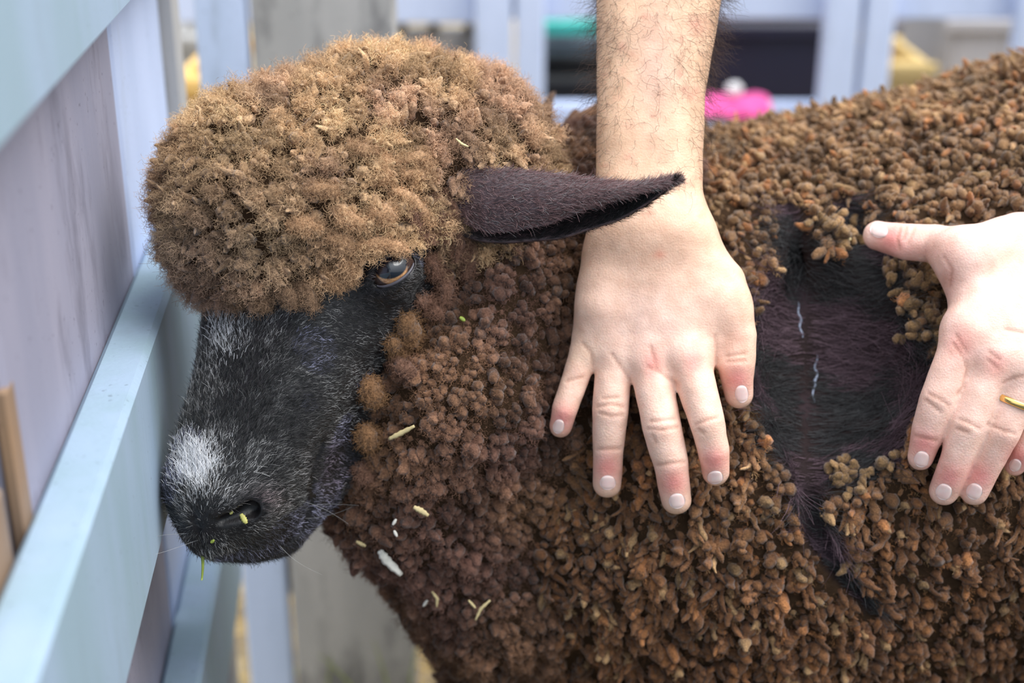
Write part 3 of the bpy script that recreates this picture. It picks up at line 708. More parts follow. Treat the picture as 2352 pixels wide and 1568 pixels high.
# sun-bleached tips over a black-brown base; redder on the chest, tanner along back and crown
lin = lambda r, g, b: np.array([((v / 255 + .055) / 1.055) ** 2.4 for v in (r, g, b)])
vz = lambda f, sd: np.clip(.5 + .9 * vnoise(CP, f, sd), 0, 1)[:, None]
back_w = np.clip((CP[:, 2:3] - .48) / .14, 0, 1); chest = np.clip((1350 - px[:, None]) / 350, 0, 1)
tip = lin(122, 86, 58) * (1 - back_w) + lin(152, 120, 86) * back_w
tip = tip * (1 - .6 * chest) + .6 * chest * lin(122, 82, 58)
k = vz(40, 51); tip = tip * (1 - .45 * k) + .45 * k * lin(98, 68, 50)
pick = rng.random((n, 1)); tip = np.where(pick < .14, lin(154, 106, 68), np.where(pick > .90, lin(168, 136, 98), tip))
z1, z2, z3 = vz(24, 61), vz(34, 62), vz(60, 63)
low = np.clip((900 - px[:, None]) / 450, 0, 1) * np.clip((py[:, None] - 330) / 220, 0, 1)  # lower left of cap: olive and pinkish, also darkened for its shade
captip = lin(176, 148, 114) * (1 - z3 * .4) + z3 * .4 * lin(156, 122, 92)
pinkish = lin(150, 116, 102); olive = lin(128, 112, 92)
captip = captip * (1 - low) + low * (olive * (1 - z1 * .7) + z1 * .7 * pinkish)
mz = np.clip(1.6 * z2 - .75, 0, 1) * .6; captip = captip * (1 - mz) + mz * pinkish
tip = np.where(is_cap[:, None], captip, tip)
chk = lin(106, 78, 68) * (1 - z1 * .6) + z1 * .6 * lin(138, 104, 74)
tip = np.where(is_cheek[:, None], chk, tip)
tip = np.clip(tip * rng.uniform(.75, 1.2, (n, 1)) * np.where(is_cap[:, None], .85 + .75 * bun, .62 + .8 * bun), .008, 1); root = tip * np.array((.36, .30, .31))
WOOLS = {}
for name, msk, ns, nr, bend in (('fleece', vis & ~is_cap & ~rope, 6, 5, .2), ('fleece', vis & rope, 6, 8, .3), ('woolly_cap', is_cap, 6, 5, .35), ('fleece', ~vis & ~is_cap & ~rope, 6, 4, .3)):
    if not msk.any(): continue
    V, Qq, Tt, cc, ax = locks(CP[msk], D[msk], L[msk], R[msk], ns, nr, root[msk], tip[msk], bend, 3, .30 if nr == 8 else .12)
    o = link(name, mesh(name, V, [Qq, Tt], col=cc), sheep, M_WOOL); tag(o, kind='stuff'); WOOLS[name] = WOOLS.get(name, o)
    if name == 'woolly_cap': o['label'] = 'fuzzy tan wool covering the crown of the head'
    else: o['label'] = 'brown curly locks of the fleece'
# frizzy fibres standing out of the locks
def frizz(msk, per, Lr, amp, rad, name, seed, spread, turns, lighten):
    id_ = np.repeat(np.where(msk)[0], per); r_ = np.random.default_rng(seed); m = len(id_)
    t = r_.uniform(.15, 1, (m, 1)); rnd = unit(r_.normal(size=(m, 3))); dv = unit(D[id_] * (.35 + t * .6) + rnd * spread)
    root = CP[id_] + D[id_] * (L[id_][:, None] * t) + unit(rnd - D[id_] * (rnd * D[id_]).sum(1, keepdims=True)) * R[id_][:, None] * .55
    ll = r_.uniform(*Lr, m); P, rr = fibres(root, dv, ll, amp, 6, rad, seed + 1, turns)
    ok = hands_f(P[:, -1]) > .001; ok &= hands_f(P[:, 3]) > .001
    c = np.clip(tip[id_] * r_.uniform(.6, 1.5, (m, 1)) * lighten, 0, 1)
    hair(name, P[ok], rr[ok], c[ok], M_FIBRE, WOOLS['woolly_cap' if 'cap' in name else 'fleece'])
frizz(is_cap & vis, 50, (.0025, .0075), .17, .00009, 'woolly_cap_fibres', 31, .8, 1.6, 1.15)
frizz(is_cheek & vis, 26, (.002, .0055), .17, .00009, 'cheek_fibres', 41, .8, 1.5, 1.05)
frizz(vis & ~is_cap & ~is_cheek, 11, (.0015, .0045), .16, .00009, 'fleece_fibres', 51, .7, 1.3, 1.1)

# larger curls lying round the brow, temple and cheek
CURLS = [([(828, 562), (870, 556), (905, 566), (938, 578)], 15, 0), ([(848, 492), (878, 488), (908, 504)], 20, 0), ([(772, 498), (810, 505), (846, 524)], 15, 0), ([(900, 436), (940, 452), (975, 492), (990, 522)], 15, 0),
         ([(752, 548), (790, 552), (818, 576)], 16, 0), ([(936, 478), (962, 520), (990, 560)], 13, 1), ([(992, 448), (1010, 500), (1022, 556)], 13, 1), ([(1028, 440), (1048, 490), (1056, 560), (1050, 600)], 14, 1), ([(1070, 540), (1080, 590), (1072, 640)], 15, 1),
         ([(982, 590), (994, 612), (1006, 640)], 12, 1), ([(790, 590), (806, 618), (800, 652)], 17, 0), ([(742, 618), (770, 640), (788, 668)], 16, 0), ([(690, 650), (710, 676), (722, 712)], 15, 3), ([(640, 650), (668, 675), (676, 706)], 18, 3),
         ([(580, 670), (604, 696), (606, 715)], 17, 3), ([(530, 655), (545, 685), (560, 705)], 16, 3), ([(880, 350), (886, 390), (878, 424)], 13, 0), ([(910, 372), (960, 360), (1000, 372)], 15, 0), ([(920, 400), (965, 398), (1005, 412)], 14, 0),
         ([(800, 330), (842, 348), (880, 340)], 13, 0), ([(700, 440), (744, 430), (784, 446)], 15, 0), ([(660, 520), (700, 510), (738, 528)], 14, 0), ([(1010, 620), (1030, 660), (1018, 700)], 16, 1), ([(960, 690), (990, 700), (1016, 730)], 15, 1),
         ([(930, 722), (938, 760), (952, 800)], 27, 2), ([(846, 868), (852, 900), (868, 932)], 25, 2), ([(838, 975), (846, 1005), (850, 1036)], 22, 2), ([(905, 830), (930, 845), (955, 870)], 20, 1), ([(895, 780), (915, 800), (930, 830)], 18, 2), ([(822, 1070), (836, 1090), (856, 1100)], 20, 1)]
vv, qq, tt_, kk, fr_, fd_, fc_ = [], [], [], [], [], [], []; off = 0
CC = [lin(186, 150, 116), lin(130, 98, 82), lin(140, 106, 76), lin(138, 112, 90)]
solid = lambda P: np.minimum(smin(trunk_f(P), cap_f(P), .012), face_f(P))
for pts, rp, ci in CURLS:
    q = np.array(pts, float); n_ = 14; u = np.linspace(0, len(q) - 1, n_); x = np.interp(u, range(len(q)), q[:, 0]); y = np.interp(u, range(len(q)), q[:, 1])
    for a_ in (x, y):
        for _ in range(2): a_[1:-1] = a_[:-2] * .25 + a_[1:-1] * .5 + a_[2:] * .25
    d = march(solid, x, y); d = np.minimum(d, np.median(d) + .004); d = np.convolve(np.pad(d, 2, 'edge'), np.ones(5) / 5, 'valid')
    r0 = rp * .75 / FPX; rd = r0 * np.sin(np.linspace(.05, 3.09, n_)) ** .5 * (1 + rng.normal(0, .06, n_)); path = W(x, y, d - .0035 - r0 * .5)
    V_, Q_, T_ = tube(path, rd, 10); ce_ = np.concatenate([np.repeat(path, 10, 0), path[:1], path[-1:]]); V_ = ce_ + (V_ - ce_) * (1 + .30 * vnoise(V_, 260, ci + 1) + .15 * vnoise(V_, 520, 5))[:, None]; c_ = CC[ci] * rng.uniform(.85, 1.15)
    vv.append(V_); qq.append(Q_ + off); tt_.append(T_ + off); kk.append(np.tile(c_, (len(V_), 1))); off += len(V_)
    k_ = rng.integers(0, len(V_) - 2, 650); nr_ = unit(V_[k_] - path[np.minimum(k_ // 10, n_ - 1)]); fr_.append(V_[k_]); fd_.append(unit(nr_ + rng.normal(0, .7, nr_.shape))); fc_.append(c_ * rng.uniform(.7, 1.35, (650, 1)))
o = link('brow_curls', mesh('brow_curls', np.concatenate(vv), [np.concatenate(qq), np.concatenate(tt_)], col=np.concatenate(kk)), sheep, M_WOOL); tag(o, kind='stuff'); o['label'] = 'thick tan curls round brow, temple and cheek'
fr_, fd_, fc_ = (np.concatenate(a) for a in (fr_, fd_, fc_)); P, rr = fibres(fr_, fd_, rng.uniform(.0015, .0055, len(fr_)), .17, 6, .00009, 95, 1.6)
hair('brow_curl_fibres', P, rr, np.clip(fc_, 0, 1), M_FIBRE, o)

# combed-open dark wool inside the parting
gx = proj(WV)[0:2]; sel = (gx[0] > 1600) & (gx[0] < 2300) & (gx[1] > 420) & (gx[1] < 1450); gp, gn = sample(WV, WQ[sel[WQ].all(1)], 60000); g = groove_f(gp); s = (np.abs(g) < .003); gp = gp[s]; gn = grad(wool_f, gp, .003)
px, py, dd = proj(gp); s = (px < 2230) & (px > 1650) & (hands_f(gp) > .003); gp, gn, px, py = gp[s], gn[s], px[s], py[s]
m = len(gp); print('groove', m)
if m > 9000: s = rng.choice(m, 9000, False); gp, gn, px, py = gp[s], gn[s], px[s], py[s]; m = 9000
sx = np.where(px > 1850, 1.0, -1.0)[:, None]; tdir = np.array([[1.0, 0, 0]]) * sx + np.array([[0, 0, .25]]) * vnoise(gp, 40, 5)[:, None] + rng.normal(0, .10, (m, 3))
tdir = unit(tdir - gn * (tdir * gn).sum(1, keepdims=True) + gn * .12)
P, rr = fibres(gp + gn * .0006, tdir, rng.uniform(.008, .026, m), .03, 6, .00012, 61, 1.0)
P = P + (gn[:, None] * np.maximum(0, .001 - np.stack([wool_f(P[:, i]) for i in range(6)], 1))[..., None])
base = np.where((vnoise(gp, 45, 8) > .05)[:, None], np.array((.115, .076, .092)), np.array((.050, .050, .052)))
s = (hands_f(P[:, -1]) > .001)
hair('parted_wool', P[s], rr[s], (base * rng.uniform(.4, 1.6, (m, 1)))[s], M_FIBRE, sheep)['label'] = 'dark inner wool combed open between the hands'
for pts in ([(1830, 688), (1836, 720), (1838, 745), (1842, 775)], [(1876, 812), (1873, 845), (1876, 868), (1868, 890), (1870, 925)]):
    q = np.array(pts, float); tt = np.linspace(0, len(q) - 1, 24); qx = np.interp(tt, range(len(q)), q[:, 0]) + 2.5 * np.sin(tt * 5); qy = np.interp(tt, range(len(q)), q[:, 1])
    d = march(wool_f, qx, qy); Vt, Qt, Tt = tube(W(qx, qy, d - .0002), .0009 * np.abs(np.sin(np.linspace(.1, 3.0, 24))) ** .5)
    o = link('bare_skin', mesh('bare_skin', Vt, [Qt, Tt]), sheep, bpy.data.materials.get('pale_skin_line') or mat('pale_skin_line', plain((.26, .30, .40), .4, 300))); o['label'] = 'pale line of bare skin deep in the parting'
# a few curls left lying inside the parting
q = []
for (x, y, n_) in ((2105, 700, 9), (2140, 745, 6), (2065, 622, 8), (2120, 640, 8), (2140, 660, 6), (2100, 760, 4), (1935, 1085, 10), (1965, 1105, 8), (2040, 1062, 4), (1935, 540, 10), (1905, 520, 8)):
    q += [(x + random.gauss(0, 16), y + random.gauss(0, 16)) for _ in range(n_)]
q = np.array(q); d = march(wool_f, q[:, 0], q[:, 1]); cpt = W(q[:, 0], q[:, 1], d); nn = grad(wool_f, cpt, .003); m = len(q)
dv = unit(nn * .5 + rng.normal(0, .5, (m, 3)) + down * .3); cl = np.array((.34, .21, .10)) * rng.uniform(.6, 1.15, (m, 1))
V, Qq, Tt, cc, ax = locks(cpt + nn * .002, dv, rng.uniform(.0055, .0085, m), rng.uniform(.0024, .0034, m), 8, 7, cl * .5, cl, .3, 77, .2)
o = link('stray_curls', mesh('stray_curls', V, [Qq, Tt], col=cc), sheep, M_WOOL); tag(o, kind='stuff'); o['label'] = 'tan curls lying in the dark parting'

# --- short fur of face and ear
fpnt, fn = sample(FV, FQ, 260000)
px, py, dd = proj(fpnt); s = smin(trunk_f(fpnt), cap_f(fpnt), .012) > -.004; fpnt, fn, px, py = fpnt[s], fn[s], px[s], py[s]
s = (np.linalg.norm(fpnt - EYE, axis=1) > 60 * PXM)
q = fpnt - EYE; ell = np.sqrt(((q @ EU) / (54 * PXM)) ** 2 + ((q @ EV) / (31 * PXM)) ** 2); s &= ~((ell < 1) & (np.abs(q @ FWD) < .02))
s &= chain(fpnt, NOS) > .0012
fpnt, fn, px, py = fpnt[s], fn[s], px[s], py[s]; m = len(fpnt); print('fur', m)
nose = W(462, 1215, .735); fl = fpnt - nose
fl = unit(fl); cheek = np.clip((px - 560) / 250, 0, 1)[:, None]
fl = unit(fl * (1 - .55 * cheek) + (RIGHT * .8 - UP * .55) * .9 * cheek + np.stack([vnoise(fpnt, 50, 31), vnoise(fpnt, 50, 32), vnoise(fpnt, 50, 33)], 1) * .18 + rng.normal(0, .09, (m, 3)))
lowlip = (np.clip((py - 1190) / 80, 0, 1))[:, None]; fl = unit(fl * (1 - .8 * lowlip) + (-UP + RIGHT * .35) * .8 * lowlip)
fl = unit(fl - fn * (fl * fn).sum(1, keepdims=True)); dv = unit(fl + fn * .28)
wetz = np.exp(-(((px - 510) / 85) ** 2 + ((py - 1205) / 38) ** 2))
w1 = np.exp(-(((px - 448) / 42) ** 2 + ((py - 1072) / 50) ** 2) * 1.1); w2 = np.exp(-(((px - 515) / 34) ** 2 + ((py - 770) / 52) ** 2)) * .42
ln = rng.uniform(.003, .0062, m) * (1 + .8 * np.clip(w1 + w2, 0, 1)) * (1 - .65 * wetz) * (1 - .35 * np.clip((px - 600) / 200, 0, 1))
rnd = rng.random(m); gr = np.where(rnd < .48, .016, np.where(rnd < .74, .09, np.where(rnd < .92, .30, .60)))
mid = np.clip(.65 + vnoise(fpnt, 35, 41) + .8 * vnoise(fpnt, 170, 44), .15, 1.7); gr = gr * mid
tint = np.where((vnoise(fpnt, 42, 43) > .25)[:, None], np.array((.90, .90, 1.25)), np.array((1.0, .98, .97)))
pinkz = np.exp(-(((px - 600) / 42) ** 2 + ((py - 1150) / 30) ** 2)) + .8 * np.exp(-(((px - 755) / 45) ** 2 + ((py - 1075) / 60) ** 2)) + .7 * np.exp(-(((px - 850) / 70) ** 2 + ((py - 650) / 60) ** 2))
tint = tint * (1 - .6 * np.clip(pinkz, 0, 1)[:, None]) + .6 * np.clip(pinkz, 0, 1)[:, None] * np.array((1.35, .82, .95))
fcol = gr[:, None] * tint * (1 - .7 * wetz[:, None])
wh = (rng.random(m) < np.clip(w1 * 1.6, 0, .90)) | (rng.random(m) < w2); fcol = np.where(wh[:, None], rng.uniform(.55, .95, (m, 1)) * np.array((1, 1, 1.03)), fcol)
P, rr = fibres(fpnt - fn * .0003, dv, ln, .02, 5, .0001, 71, .5)
P = P - fn[:, None] * (ln[:, None] * np.linspace(0, 1, 5) ** 2 * .22)[..., None]
hair('face_fur', P, rr * (1 + .4 * wh[:, None]), np.clip(fcol, .004, .95), M_FUR, body)['label'] = 'short black facial hair with white nose patch'
# ear fur
m = 26000; a = rng.uniform(0, 1, m) * (EG.shape[0] - 1.001); c = rng.uniform(0, 1, m) * (EG.shape[1] - 1.001)
i0, j0 = a.astype(int), c.astype(int); fa, fb = (a - i0)[:, None], (c - j0)[:, None]
bil = lambda X: (X[i0, j0] * (1 - fa) + X[i0 + 1, j0] * fa) * (1 - fb) + (X[i0, j0 + 1] * (1 - fa) + X[i0 + 1, j0 + 1] * fa) * fb
ep, en, et = bil(EG), unit(bil(EN)), unit(bil(np.gradient(EG, axis=0))); sg = np.where(rng.random(m) < .5, 1.0, -1.0)[:, None]
en = en * sg; dv = unit(et * .9 + en * .22 + rng.normal(0, .18, (m, 3)))
inner = (bil(np.repeat(np.linspace(0, 1, EG.shape[1])[None], EG.shape[0], 0)[..., None])[:, 0] > .5)
base = np.where(inner[:, None], np.array((.020, .020, .021)), np.array((.27, .165, .165))) * np.exp(rng.normal(0, .55, (m, 1)))  # hair inside the fold coloured near black to stand for its shadow
P, rr = fibres(ep + en * .0008, dv, rng.uniform(.003, .006, m), .02, 4, .00008, 81, .5)
hair('ear_fur', P, rr, np.clip(base, .004, .4), M_FIBRE, body)['label'] = 'short dark brown hair of the ear'
# whiskers
q = [(700, 1190, 1, .02), (715, 1160, 1, -.1), (640, 1250, .6, .6), (430, 1225, -1, .0), (455, 1240, -.9, .3), (690, 1150, 1, .25)]
d = march(face_f, [a[0] for a in q], [a[1] for a in q]); rt = W([a[0] for a in q], [a[1] for a in q], d)
dv = unit(np.array([RIGHT * a[2] - UP * a[3] - FWD * .1 for a in q])); P, rr = fibres(rt, dv, np.full(len(q), .028), .02, 6, .00008, 91, .4)
hair('whiskers', P, rr, np.full((len(q), 3), .35), M_FUR, body)

# ------------------------------------------------------------------ the person whose hands part the fleece
person = empty('person', (.75, 1.45, 0)); tag(person, 'bare hairy forearms and hands of a person parting the fleece', 'person')
def colour_hand(V, tone, spots):
    px, py, d = proj(V); c = np.tile(np.array(tone), (len(V), 1))
    for (x, y, rx, ry, col, w) in spots:
        k = w * np.exp(-(((px - x) / rx) ** 2 + ((py - y) / ry) ** 2)); k = np.clip(k, 0, 1)[:, None]; c = c * (1 - k) + np.array(col) * k
    return c, px, py
def creases(V, Nn, px, py, segs, depth=.0006, sg=4.0):
    best = np.zeros(len(V))
    for s in segs:
        for (x0, y0), (x1, y1) in zip(s[:-1], s[1:]):
            l2 = (x1 - x0) ** 2 + (y1 - y0) ** 2; h = np.clip(((px - x0) * (x1 - x0) + (py - y0) * (y1 - y0)) / l2, 0, 1)
            dist = np.hypot(px - x0 - h * (x1 - x0), py - y0 - h * (y1 - y0)); best = np.maximum(best, np.exp(-(dist / sg) ** 2))
    face = np.clip(-(Nn @ FWD) * 2, 0, 1); best *= face
    return V - Nn * (best * depth)[:, None], best
PINK = (.84, .33, .30); RED = (.78, .27, .24)
def tips(H, w=.95):
    out = []
    for k, J in H.items():
        a, b = J[-2], J[-1]; x, y = a[0] * .45 + b[0] * .55, a[1] * .45 + b[1] * .55; out.append((x, y, 34, 34, PINK, w))
        p = J[2] if len(J) > 4 else J[1]; out.append((p[0], p[1], 26, 22, (.72, .42, .33), .45))
    return out
NAILS_A = [(1283, 979, 13, 17, 'pinky'), (1396, 1108, 18.5, 17, 'ring'), (1555, 1150, 19, 18, 'middle'), (1643, 1096, 18.5, 15.5, 'index'), (1704, 904, 15.5, 20.5, 'thumb')]
NAILS_B = [(2117, 1054, 17.5, 19, 'index'), (2168, 1129, 19, 19, 'middle'), (2238, 1128, 19, 19, 'ring'), (2332, 1068, 14, 15, 'pinky'), (2019, 529, 17, 21, 'thumb')]
CR_A = [[(1372, 934), (1402, 928), (1432, 934)], [(1376, 948), (1404, 956), (1430, 953)], [(1384, 915), (1420, 912)], [(1488, 984), (1520, 988), (1556, 980)], [(1494, 968), (1550, 962)], [(1498, 1000), (1506, 1016)],
        [(1598, 975), (1622, 966), (1648, 958)], [(1604, 985), (1615, 994)], [(1404, 812), (1428, 846), (1447, 872)], [(1488, 842), (1520, 858), (1556, 882)], [(1338, 788), (1358, 812), (1362, 838)],
        [(1642, 770), (1646, 800), (1645, 830)], [(1302, 875), (1338, 866)], [(1372, 1032), (1424, 1030)], [(1508, 1068), (1572, 1060)], [(1668, 818), (1712, 812)], [(1670, 830), (1712, 828)], [(1494, 795), (1508, 848)], [(1540, 868), (1558, 892)]]
CR_B = [[(2132, 904), (2158, 916), (2180, 932)], [(2126, 918), (2160, 946)], [(2204, 962), (2228, 972), (2250, 984)], [(2198, 984), (2226, 994)], [(2270, 974), (2302, 988), (2330, 996)], [(2100, 1000), (2150, 1012)],
        [(2068, 524), (2060, 548), (2066, 572)], [(2082, 522), (2076, 548)], [(2102, 520), (2086, 560)], [(2168, 590), (2186, 620), (2180, 660)], [(2196, 770), (2208, 790), (2222, 812)], [(2190, 790), (2214, 822), (2222, 850)],
        [(2222, 850), (2212, 890), (2200, 905)], [(2272, 808), (2296, 826)], [(2270, 826), (2290, 846)], [(2305, 880), (2330, 868), (2360, 862)], [(2310, 756), (2352, 764)]]
def make_hand(f, lo, hi, H, tone, spots, segs, vox):
    V, Q = surface(f, lo, hi, vox); V = relax(V, Q, 2); Nn = grad(f, V, .0015)
    # faint tendons and veins
    c, px, py = colour_hand(V, tone, spots)
    V2, b = creases(V, Nn, px, py, segs); V2 = V2 + Nn * (vnoise(V, 220, 3) * .00012 + vnoise(V, 90, 4) * .0003)[:, None]
    c = c * (1 - .42 * b[:, None]) + .42 * b[:, None] * np.array((.45, .20, .13))
    c = c * (1 + .08 * vnoise(V, 60, 6) + .05 * vnoise(V, 200, 7))[:, None]
    return V2, Q, np.clip(c, 0, 1)
TAN = (.73, .48, .32)
spA = [(1490, 760, 230, 240, (.90, .62, .52), 1.0), (1490, 1000, 300, 200, (.91, .63, .52), 1.0), (1500, 835, 22, 34, RED, .75), (1595, 830, 24, 34, RED, .65), (1490, 580, 170, 110, (.70, .44, .31), .55),
       (1690, 790, 40, 60, (.75, .42, .32), .5), (1340, 810, 30, 30, (.80, .58, .42), .5), (1505, 150, 55, 160, (.68, .43, .36), .6), (1600, 60, 26, 26, (.62, .27, .2), .5), (1515, 585, 14, 10, (.68, .25, .17), .6), (1590, 220, 18, 22, (.62, .28, .2), .4)]
spA += [(random.uniform(1385, 1610), random.uniform(0, 520), random.uniform(4, 12), random.uniform(4, 12), (.62, .27, .19), random.uniform(.2, .55)) for _ in range(46)] + tips(HA)
spB = [(2250, 900, 160, 240, (.91, .63, .53), .8), (2208, 790, 34, 40, RED, .6), (2288, 835, 28, 36, RED, .55), (2180, 640, 22, 50, (.62, .33, .29), .6), (2090, 575, 90, 22, (.74, .36, .31), .5), (2330, 620, 50, 60, (.62, .43, .27), .35)] + tips(HB)
VA, QA, cA = make_hand(hand_a_f, W(1200, 1230, .72) - np.array((.01, .03, .03)), W(1780, -420, .86) + np.array((.03, .07, .0)), HA, TAN, spA, CR_A, .0012)
VB, QB, cB = make_hand(hand_b_f, W(1960, 1200, .72) - np.array((.01, .04, .04)), W(3100, 150, .92) + np.array((.03, .06, .02)), HB, (.82, .55, .47), spB, CR_B, .0012)
armA = link('arm', mesh('arm', VA, QA, col=cA), person, M_SKIN); armA['label'] = 'hairy forearm and hand with fingers spread on the fleece'
armB = link('arm', mesh('arm', VB, QB, col=cB), person, M_SKIN); armB['label'] = 'hand with outstretched thumb and a gold ring'
def nails(f, L, H, arm):
    for (x, y, hw, hl, k) in L:
        J = H[k]; ax = np.array((J[-1][0] - J[-2][0], J[-1][1] - J[-2][1])); ax = ax / np.linalg.norm(ax); sd = np.array((-ax[1], ax[0]))
        nu, nv = 13, 13; pts = []; ed = []
        for i in range(nv):
            for j in range(nu):
                u, v = -1 + 2 * j / (nu - 1), -1 + 2 * i / (nv - 1); su = u * math.sqrt(max(0, 1 - .5 * v * v)); sv = v * math.sqrt(max(0, 1 - .5 * u * u)); pts.append((x + sd[0] * su * hw + ax[0] * sv * hl, y + sd[1] * su * hw + ax[1] * sv * hl)); ed.append(max(abs(u), abs(v)))
        pts = np.array(pts); d = march(f, pts[:, 0], pts[:, 1], .5, 1.0); ed = np.array(ed)
        top = W(pts[:, 0], pts[:, 1], d - .0009 * (1 - ed ** 6) - .00005); bot = W(pts[:, 0], pts[:, 1], d + .0008)
        Q = [(i * nu + j, i * nu + j + 1, (i + 1) * nu + j + 1, (i + 1) * nu + j) for i in range(nv - 1) for j in range(nu - 1)]; o = nu * nv
        Q += [tuple(a + o for a in q[::-1]) for q in Q]; rim = [j for j in range(nu)] + [i * nu + nu - 1 for i in range(1, nv)] + [(nv - 1) * nu + j for j in range(nu - 2, -1, -1)] + [i * nu for i in range(nv - 2, 0, -1)]
        Q += [(rim[a], rim[(a + 1) % len(rim)], rim[(a + 1) % len(rim)] + o, rim[a] + o) for a in range(len(rim))]
        link('fingernail', mesh('fingernail', np.concatenate([top, bot]), np.array(Q)), arm, M_NAIL)
nails(hand_a_f, NAILS_A, HA, armA); nails(hand_b_f, NAILS_B, HB, armB)
# arm hair
hp, hn = sample(VA, QA, 40000); hn = grad(hand_a_f, hp); px, py, d = proj(hp)
dens = np.clip((470 - py) / 350, 0, 1) * np.clip(.25 + .9 * np.abs((px - 1500) / 130) ** 1.5, 0, 1); s = (rng.random(len(hp)) < dens * .38) & (py > -350)
hp, hn, px, py = hp[s], hn[s], px[s], py[s]; m = len(hp); print('arm hair', m)
dv = unit(hn * .55 - UP * .75 + RIGHT * ((px - 1500) / 220)[:, None] * .5 + rng.normal(0, .35, (m, 3))); P, rr = fibres(hp - hn * .0005, dv, rng.uniform(.007, .019, m), .12, 9, .000065, 101, .7)
hair('arm_hair', P, rr, np.tile(np.array((.045, .025, .018)), (m, 1)) * rng.uniform(.6, 1.8, (m, 1)), M_ARMHAIR, armA)['label'] = 'dark curly hair on the forearm'
# ring
a, b = HB['ring'][1], HB['ring'][2]; pa, pb = W(*a[:3]), W(*b[:3]); axr = unit(pb - pa); cen = pa + (pb - pa) * .12; rr0 = (a[3] * .90 + b[3] * .10) * a[2] / FPX + .0006
e1 = unit(np.cross(axr, UP)); e2 = np.cross(axr, e1); n1, n2 = 64, 10; V = []
for i in range(n1):
    t = 2 * math.pi * i / n1; rd = e1 * math.cos(t) + e2 * math.sin(t)
    for j in range(n2): s_ = 2 * math.pi * j / n2; V.append(cen + rd * (rr0 + .0009 * math.cos(s_)) + axr * .0018 * math.sin(s_))
Q = np.array([(i * n2 + j, ((i + 1) % n1) * n2 + j, ((i + 1) % n1) * n2 + (j + 1) % n2, i * n2 + (j + 1) % n2) for i in range(n1) for j in range(n2)])
def gold(nt, b): b.inputs['Base Color'].default_value = (.95, .62, .22, 1); b.inputs['Metallic'].default_value = 1; b.inputs['Roughness'].default_value = .18
tag(link('wedding_ring', mesh('wedding_ring', np.array(V), Q), None, mat('gold', gold)), 'thin polished gold ring worn on a finger of the hand with outstretched thumb', 'ring')

# ------------------------------------------------------------------ chaff and shavings caught in the wool
M_SHAV = mat('white_wood', plain((.85, .82, .74), .7, 300)); M_CHAFF = mat('pale_chaff', plain((.62, .50, .26), .7, 300)); M_GREEN = mat('green_stalk', plain((.30, .38, .06), .5, 300))
def shaving(name, pts, wid, m, label, cat, f=wool_f, lift=.0125, group=None, curl=.25):
    q = np.array(pts, float); tt = np.linspace(0, len(q) - 1, 14); x = np.interp(tt, range(len(q)), q[:, 0]); y = np.interp(tt, range(len(q)), q[:, 1])
    d = np.median(march(f, x, y)) * .5 + .5 * march(f, x, y) - lift; c = W(x, y, d); tg = unit(np.gradient(c, axis=0)); sd = unit(np.cross(tg, FWD)); nn = np.cross(sd, tg)
    w = wid * float(d[0]) / FPX * np.sin(np.linspace(.35, 2.85, 14)) ** .6 * (1 + .15 * np.sin(np.arange(14) * 2.1)); V = []
    for k, (uu, hh) in enumerate(((-1, 0), (-.4, .25), (.4, .25), (1, 0), (.4, -.15), (-.4, -.15))): V.append(c + sd * (uu * w)[:, None] + nn * (hh * w * curl * 2 + .0003 * np.sign(hh))[:, None])
    V = np.stack(V, 1).reshape(-1, 3); Q = [(i * 6 + j, (i + 1) * 6 + j, (i + 1) * 6 + (j + 1) % 6, i * 6 + (j + 1) % 6) for i in range(13) for j in range(6)]
    Q += [(0, 1, 2, 5), (2, 3, 4, 5), (78, 83, 80, 79), (80, 83, 82, 81)]
    return tag(link(name, mesh(name, V, np.array(Q)), None, m), label, cat, group)
shaving('wood_shaving', [(872, 1264), (886, 1285), (922, 1320)], 11, M_SHAV, 'largest white wood shaving on the chest wool below the muzzle', 'wood shaving')
shaving('chaff_flake', [(893, 1008), (920, 995), (952, 978)], 6, M_CHAFF, 'feathery pale chaff flake on the cheek wool', 'chaff')
shaving('chaff_flake', [(950, 1164), (966, 1172), (984, 1184)], 7, M_CHAFF, 'short pale chaff flake on the wool above the largest shaving', 'chaff')
shaving('wood_shaving', [(902, 1205), (910, 1192)], 4, M_SHAV, 'tiny white shaving just below the short chaff flake', 'wood shaving')
shaving('wood_shaving', [(905, 1218), (912, 1232)], 4, M_SHAV, 'tiny white shaving lowest above the largest shaving', 'wood shaving')
shaving('chaff_flake', [(818, 1243), (840, 1254)], 5, M_CHAFF, 'dull chaff flake under the jaw, beside the largest shaving', 'chaff')
shaving('straw_bit', [(992, 1358), (1004, 1374), (1003, 1394)], 4, M_CHAFF, 'curved straw bit low on the chest, beside a tiny shaving', 'straw')
shaving('wood_shaving', [(982, 1378), (972, 1392)], 4, M_SHAV, 'tiny shaving beside the curved straw bit', 'wood shaving')
shaving('straw_bit', [(1076, 1378), (1092, 1396)], 3.5, M_CHAFF, 'short straw bit crossing the end of a longer one', 'straw')
shaving('straw_bit', [(1126, 1378), (1104, 1398), (1092, 1424)], 4, M_CHAFF, 'long bent straw bit on the lower chest wool', 'straw')
shaving('straw_bit', [(1047, 318), (1060, 330), (1076, 337)], 3, M_CHAFF, 'slim pale straw bit in the crown wool', 'straw', lift=.015)
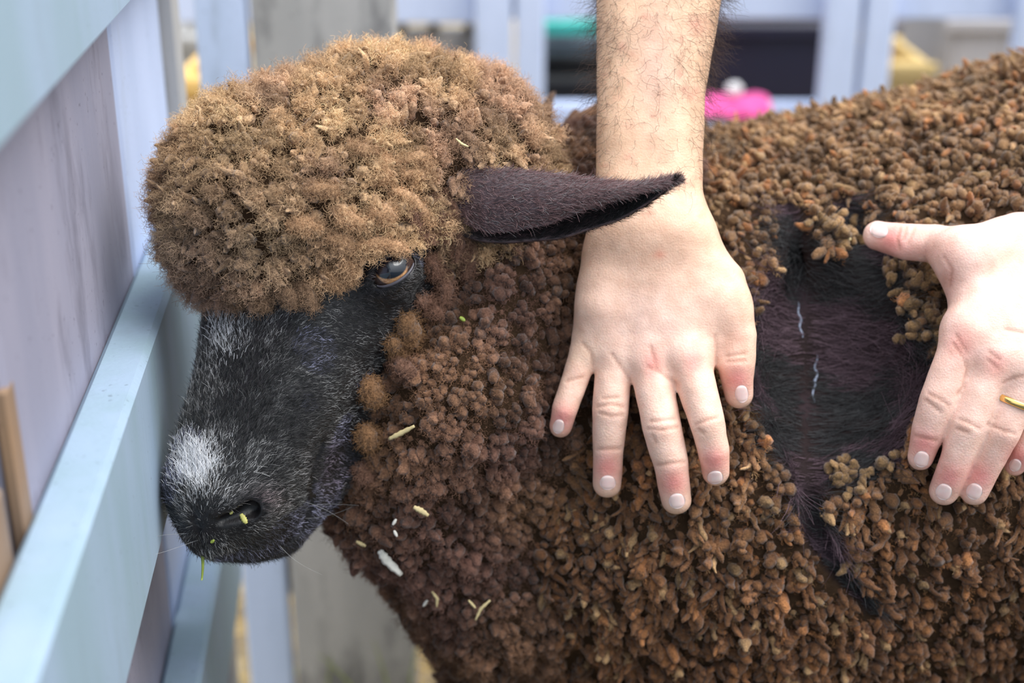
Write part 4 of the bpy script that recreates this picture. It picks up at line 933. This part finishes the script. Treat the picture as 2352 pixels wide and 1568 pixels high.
shaving('chaff_flake', [(1056, 728), (1068, 737)], 5, M_GREEN, 'small greenish chaff flake on the wool right of the eye', 'chaff', lift=.004)
shaving('chaff_flake', [(1948, 545), (1953, 552)], 5, M_CHAFF, 'golden chaff flake at the edge of the parting', 'chaff')
shaving('chaff_flake', [(752, 1176), (766, 1184)], 4, M_CHAFF, 'pale chaff flake on the wool edge beside the lower lip', 'chaff', lift=.006)
shaving('grass_fragment', [(553, 1180), (560, 1192), (566, 1202)], 7, mat('chewed_grass', plain((.50, .47, .14), .5, 300)), 'chewed yellow grass fragment stuck in the nostril', 'grass', f=face_f, lift=.0012)
shaving('grass_fragment', [(528, 1180), (534, 1174)], 4, bpy.data.materials['chewed_grass'], 'smaller grass fragment beside the nostril', 'grass', f=face_f, lift=.0012)
shaving('grass_fragment', [(484, 1246), (492, 1240)], 4, M_GREEN, 'green grass fragment on the upper lip', 'grass', f=face_f, lift=.0012)
md = float(march(face_f, 466, 1262)[0]); qy = np.linspace(1250, 1332, 12); qx = 463 + 3 * np.sin(np.linspace(0, 3, 12))
Vt, Qt, Tt = tube(W(qx, qy, md + .004), np.linspace(.0011, .0005, 12)); tag(link('grass_stalk', mesh('grass_stalk', Vt, [Qt, Tt]), None, M_GREEN), 'green grass stalk hanging from the sheep mouth', 'grass')
# green blades at the foot of the weathered board
for i, (x, y0, y1, sx) in enumerate(((745, 1568, 1500, 14), (905, 1568, 1505, -20), (930, 1560, 1515, 24), (860, 1575, 1545, -60))):
    Yb = 1.13; t = np.linspace(0, 1, 10); bx = xat(x, 1560, Yb) + sx * .0004 * t ** 2 * 2; bz = .0 + t * (.12 + .015 * (i % 3))
    GL = ('single green grass tuft near the left edge of the weathered board', 'green grass tuft leaning left beside the sheep leg', 'green grass tuft leaning right beside the sheep leg', 'green grass tuft bent flat under the weathered board')[i]
    Vt, Qt, Tt = tube(np.stack([bx, np.full(10, Yb) - .02 * t, bz], 1), np.linspace(.0018, .0004, 10)); tag(link('grass_tuft', mesh('grass_tuft', Vt, [Qt, Tt]), None, M_GREEN), GL, 'grass', 'grass by the board')
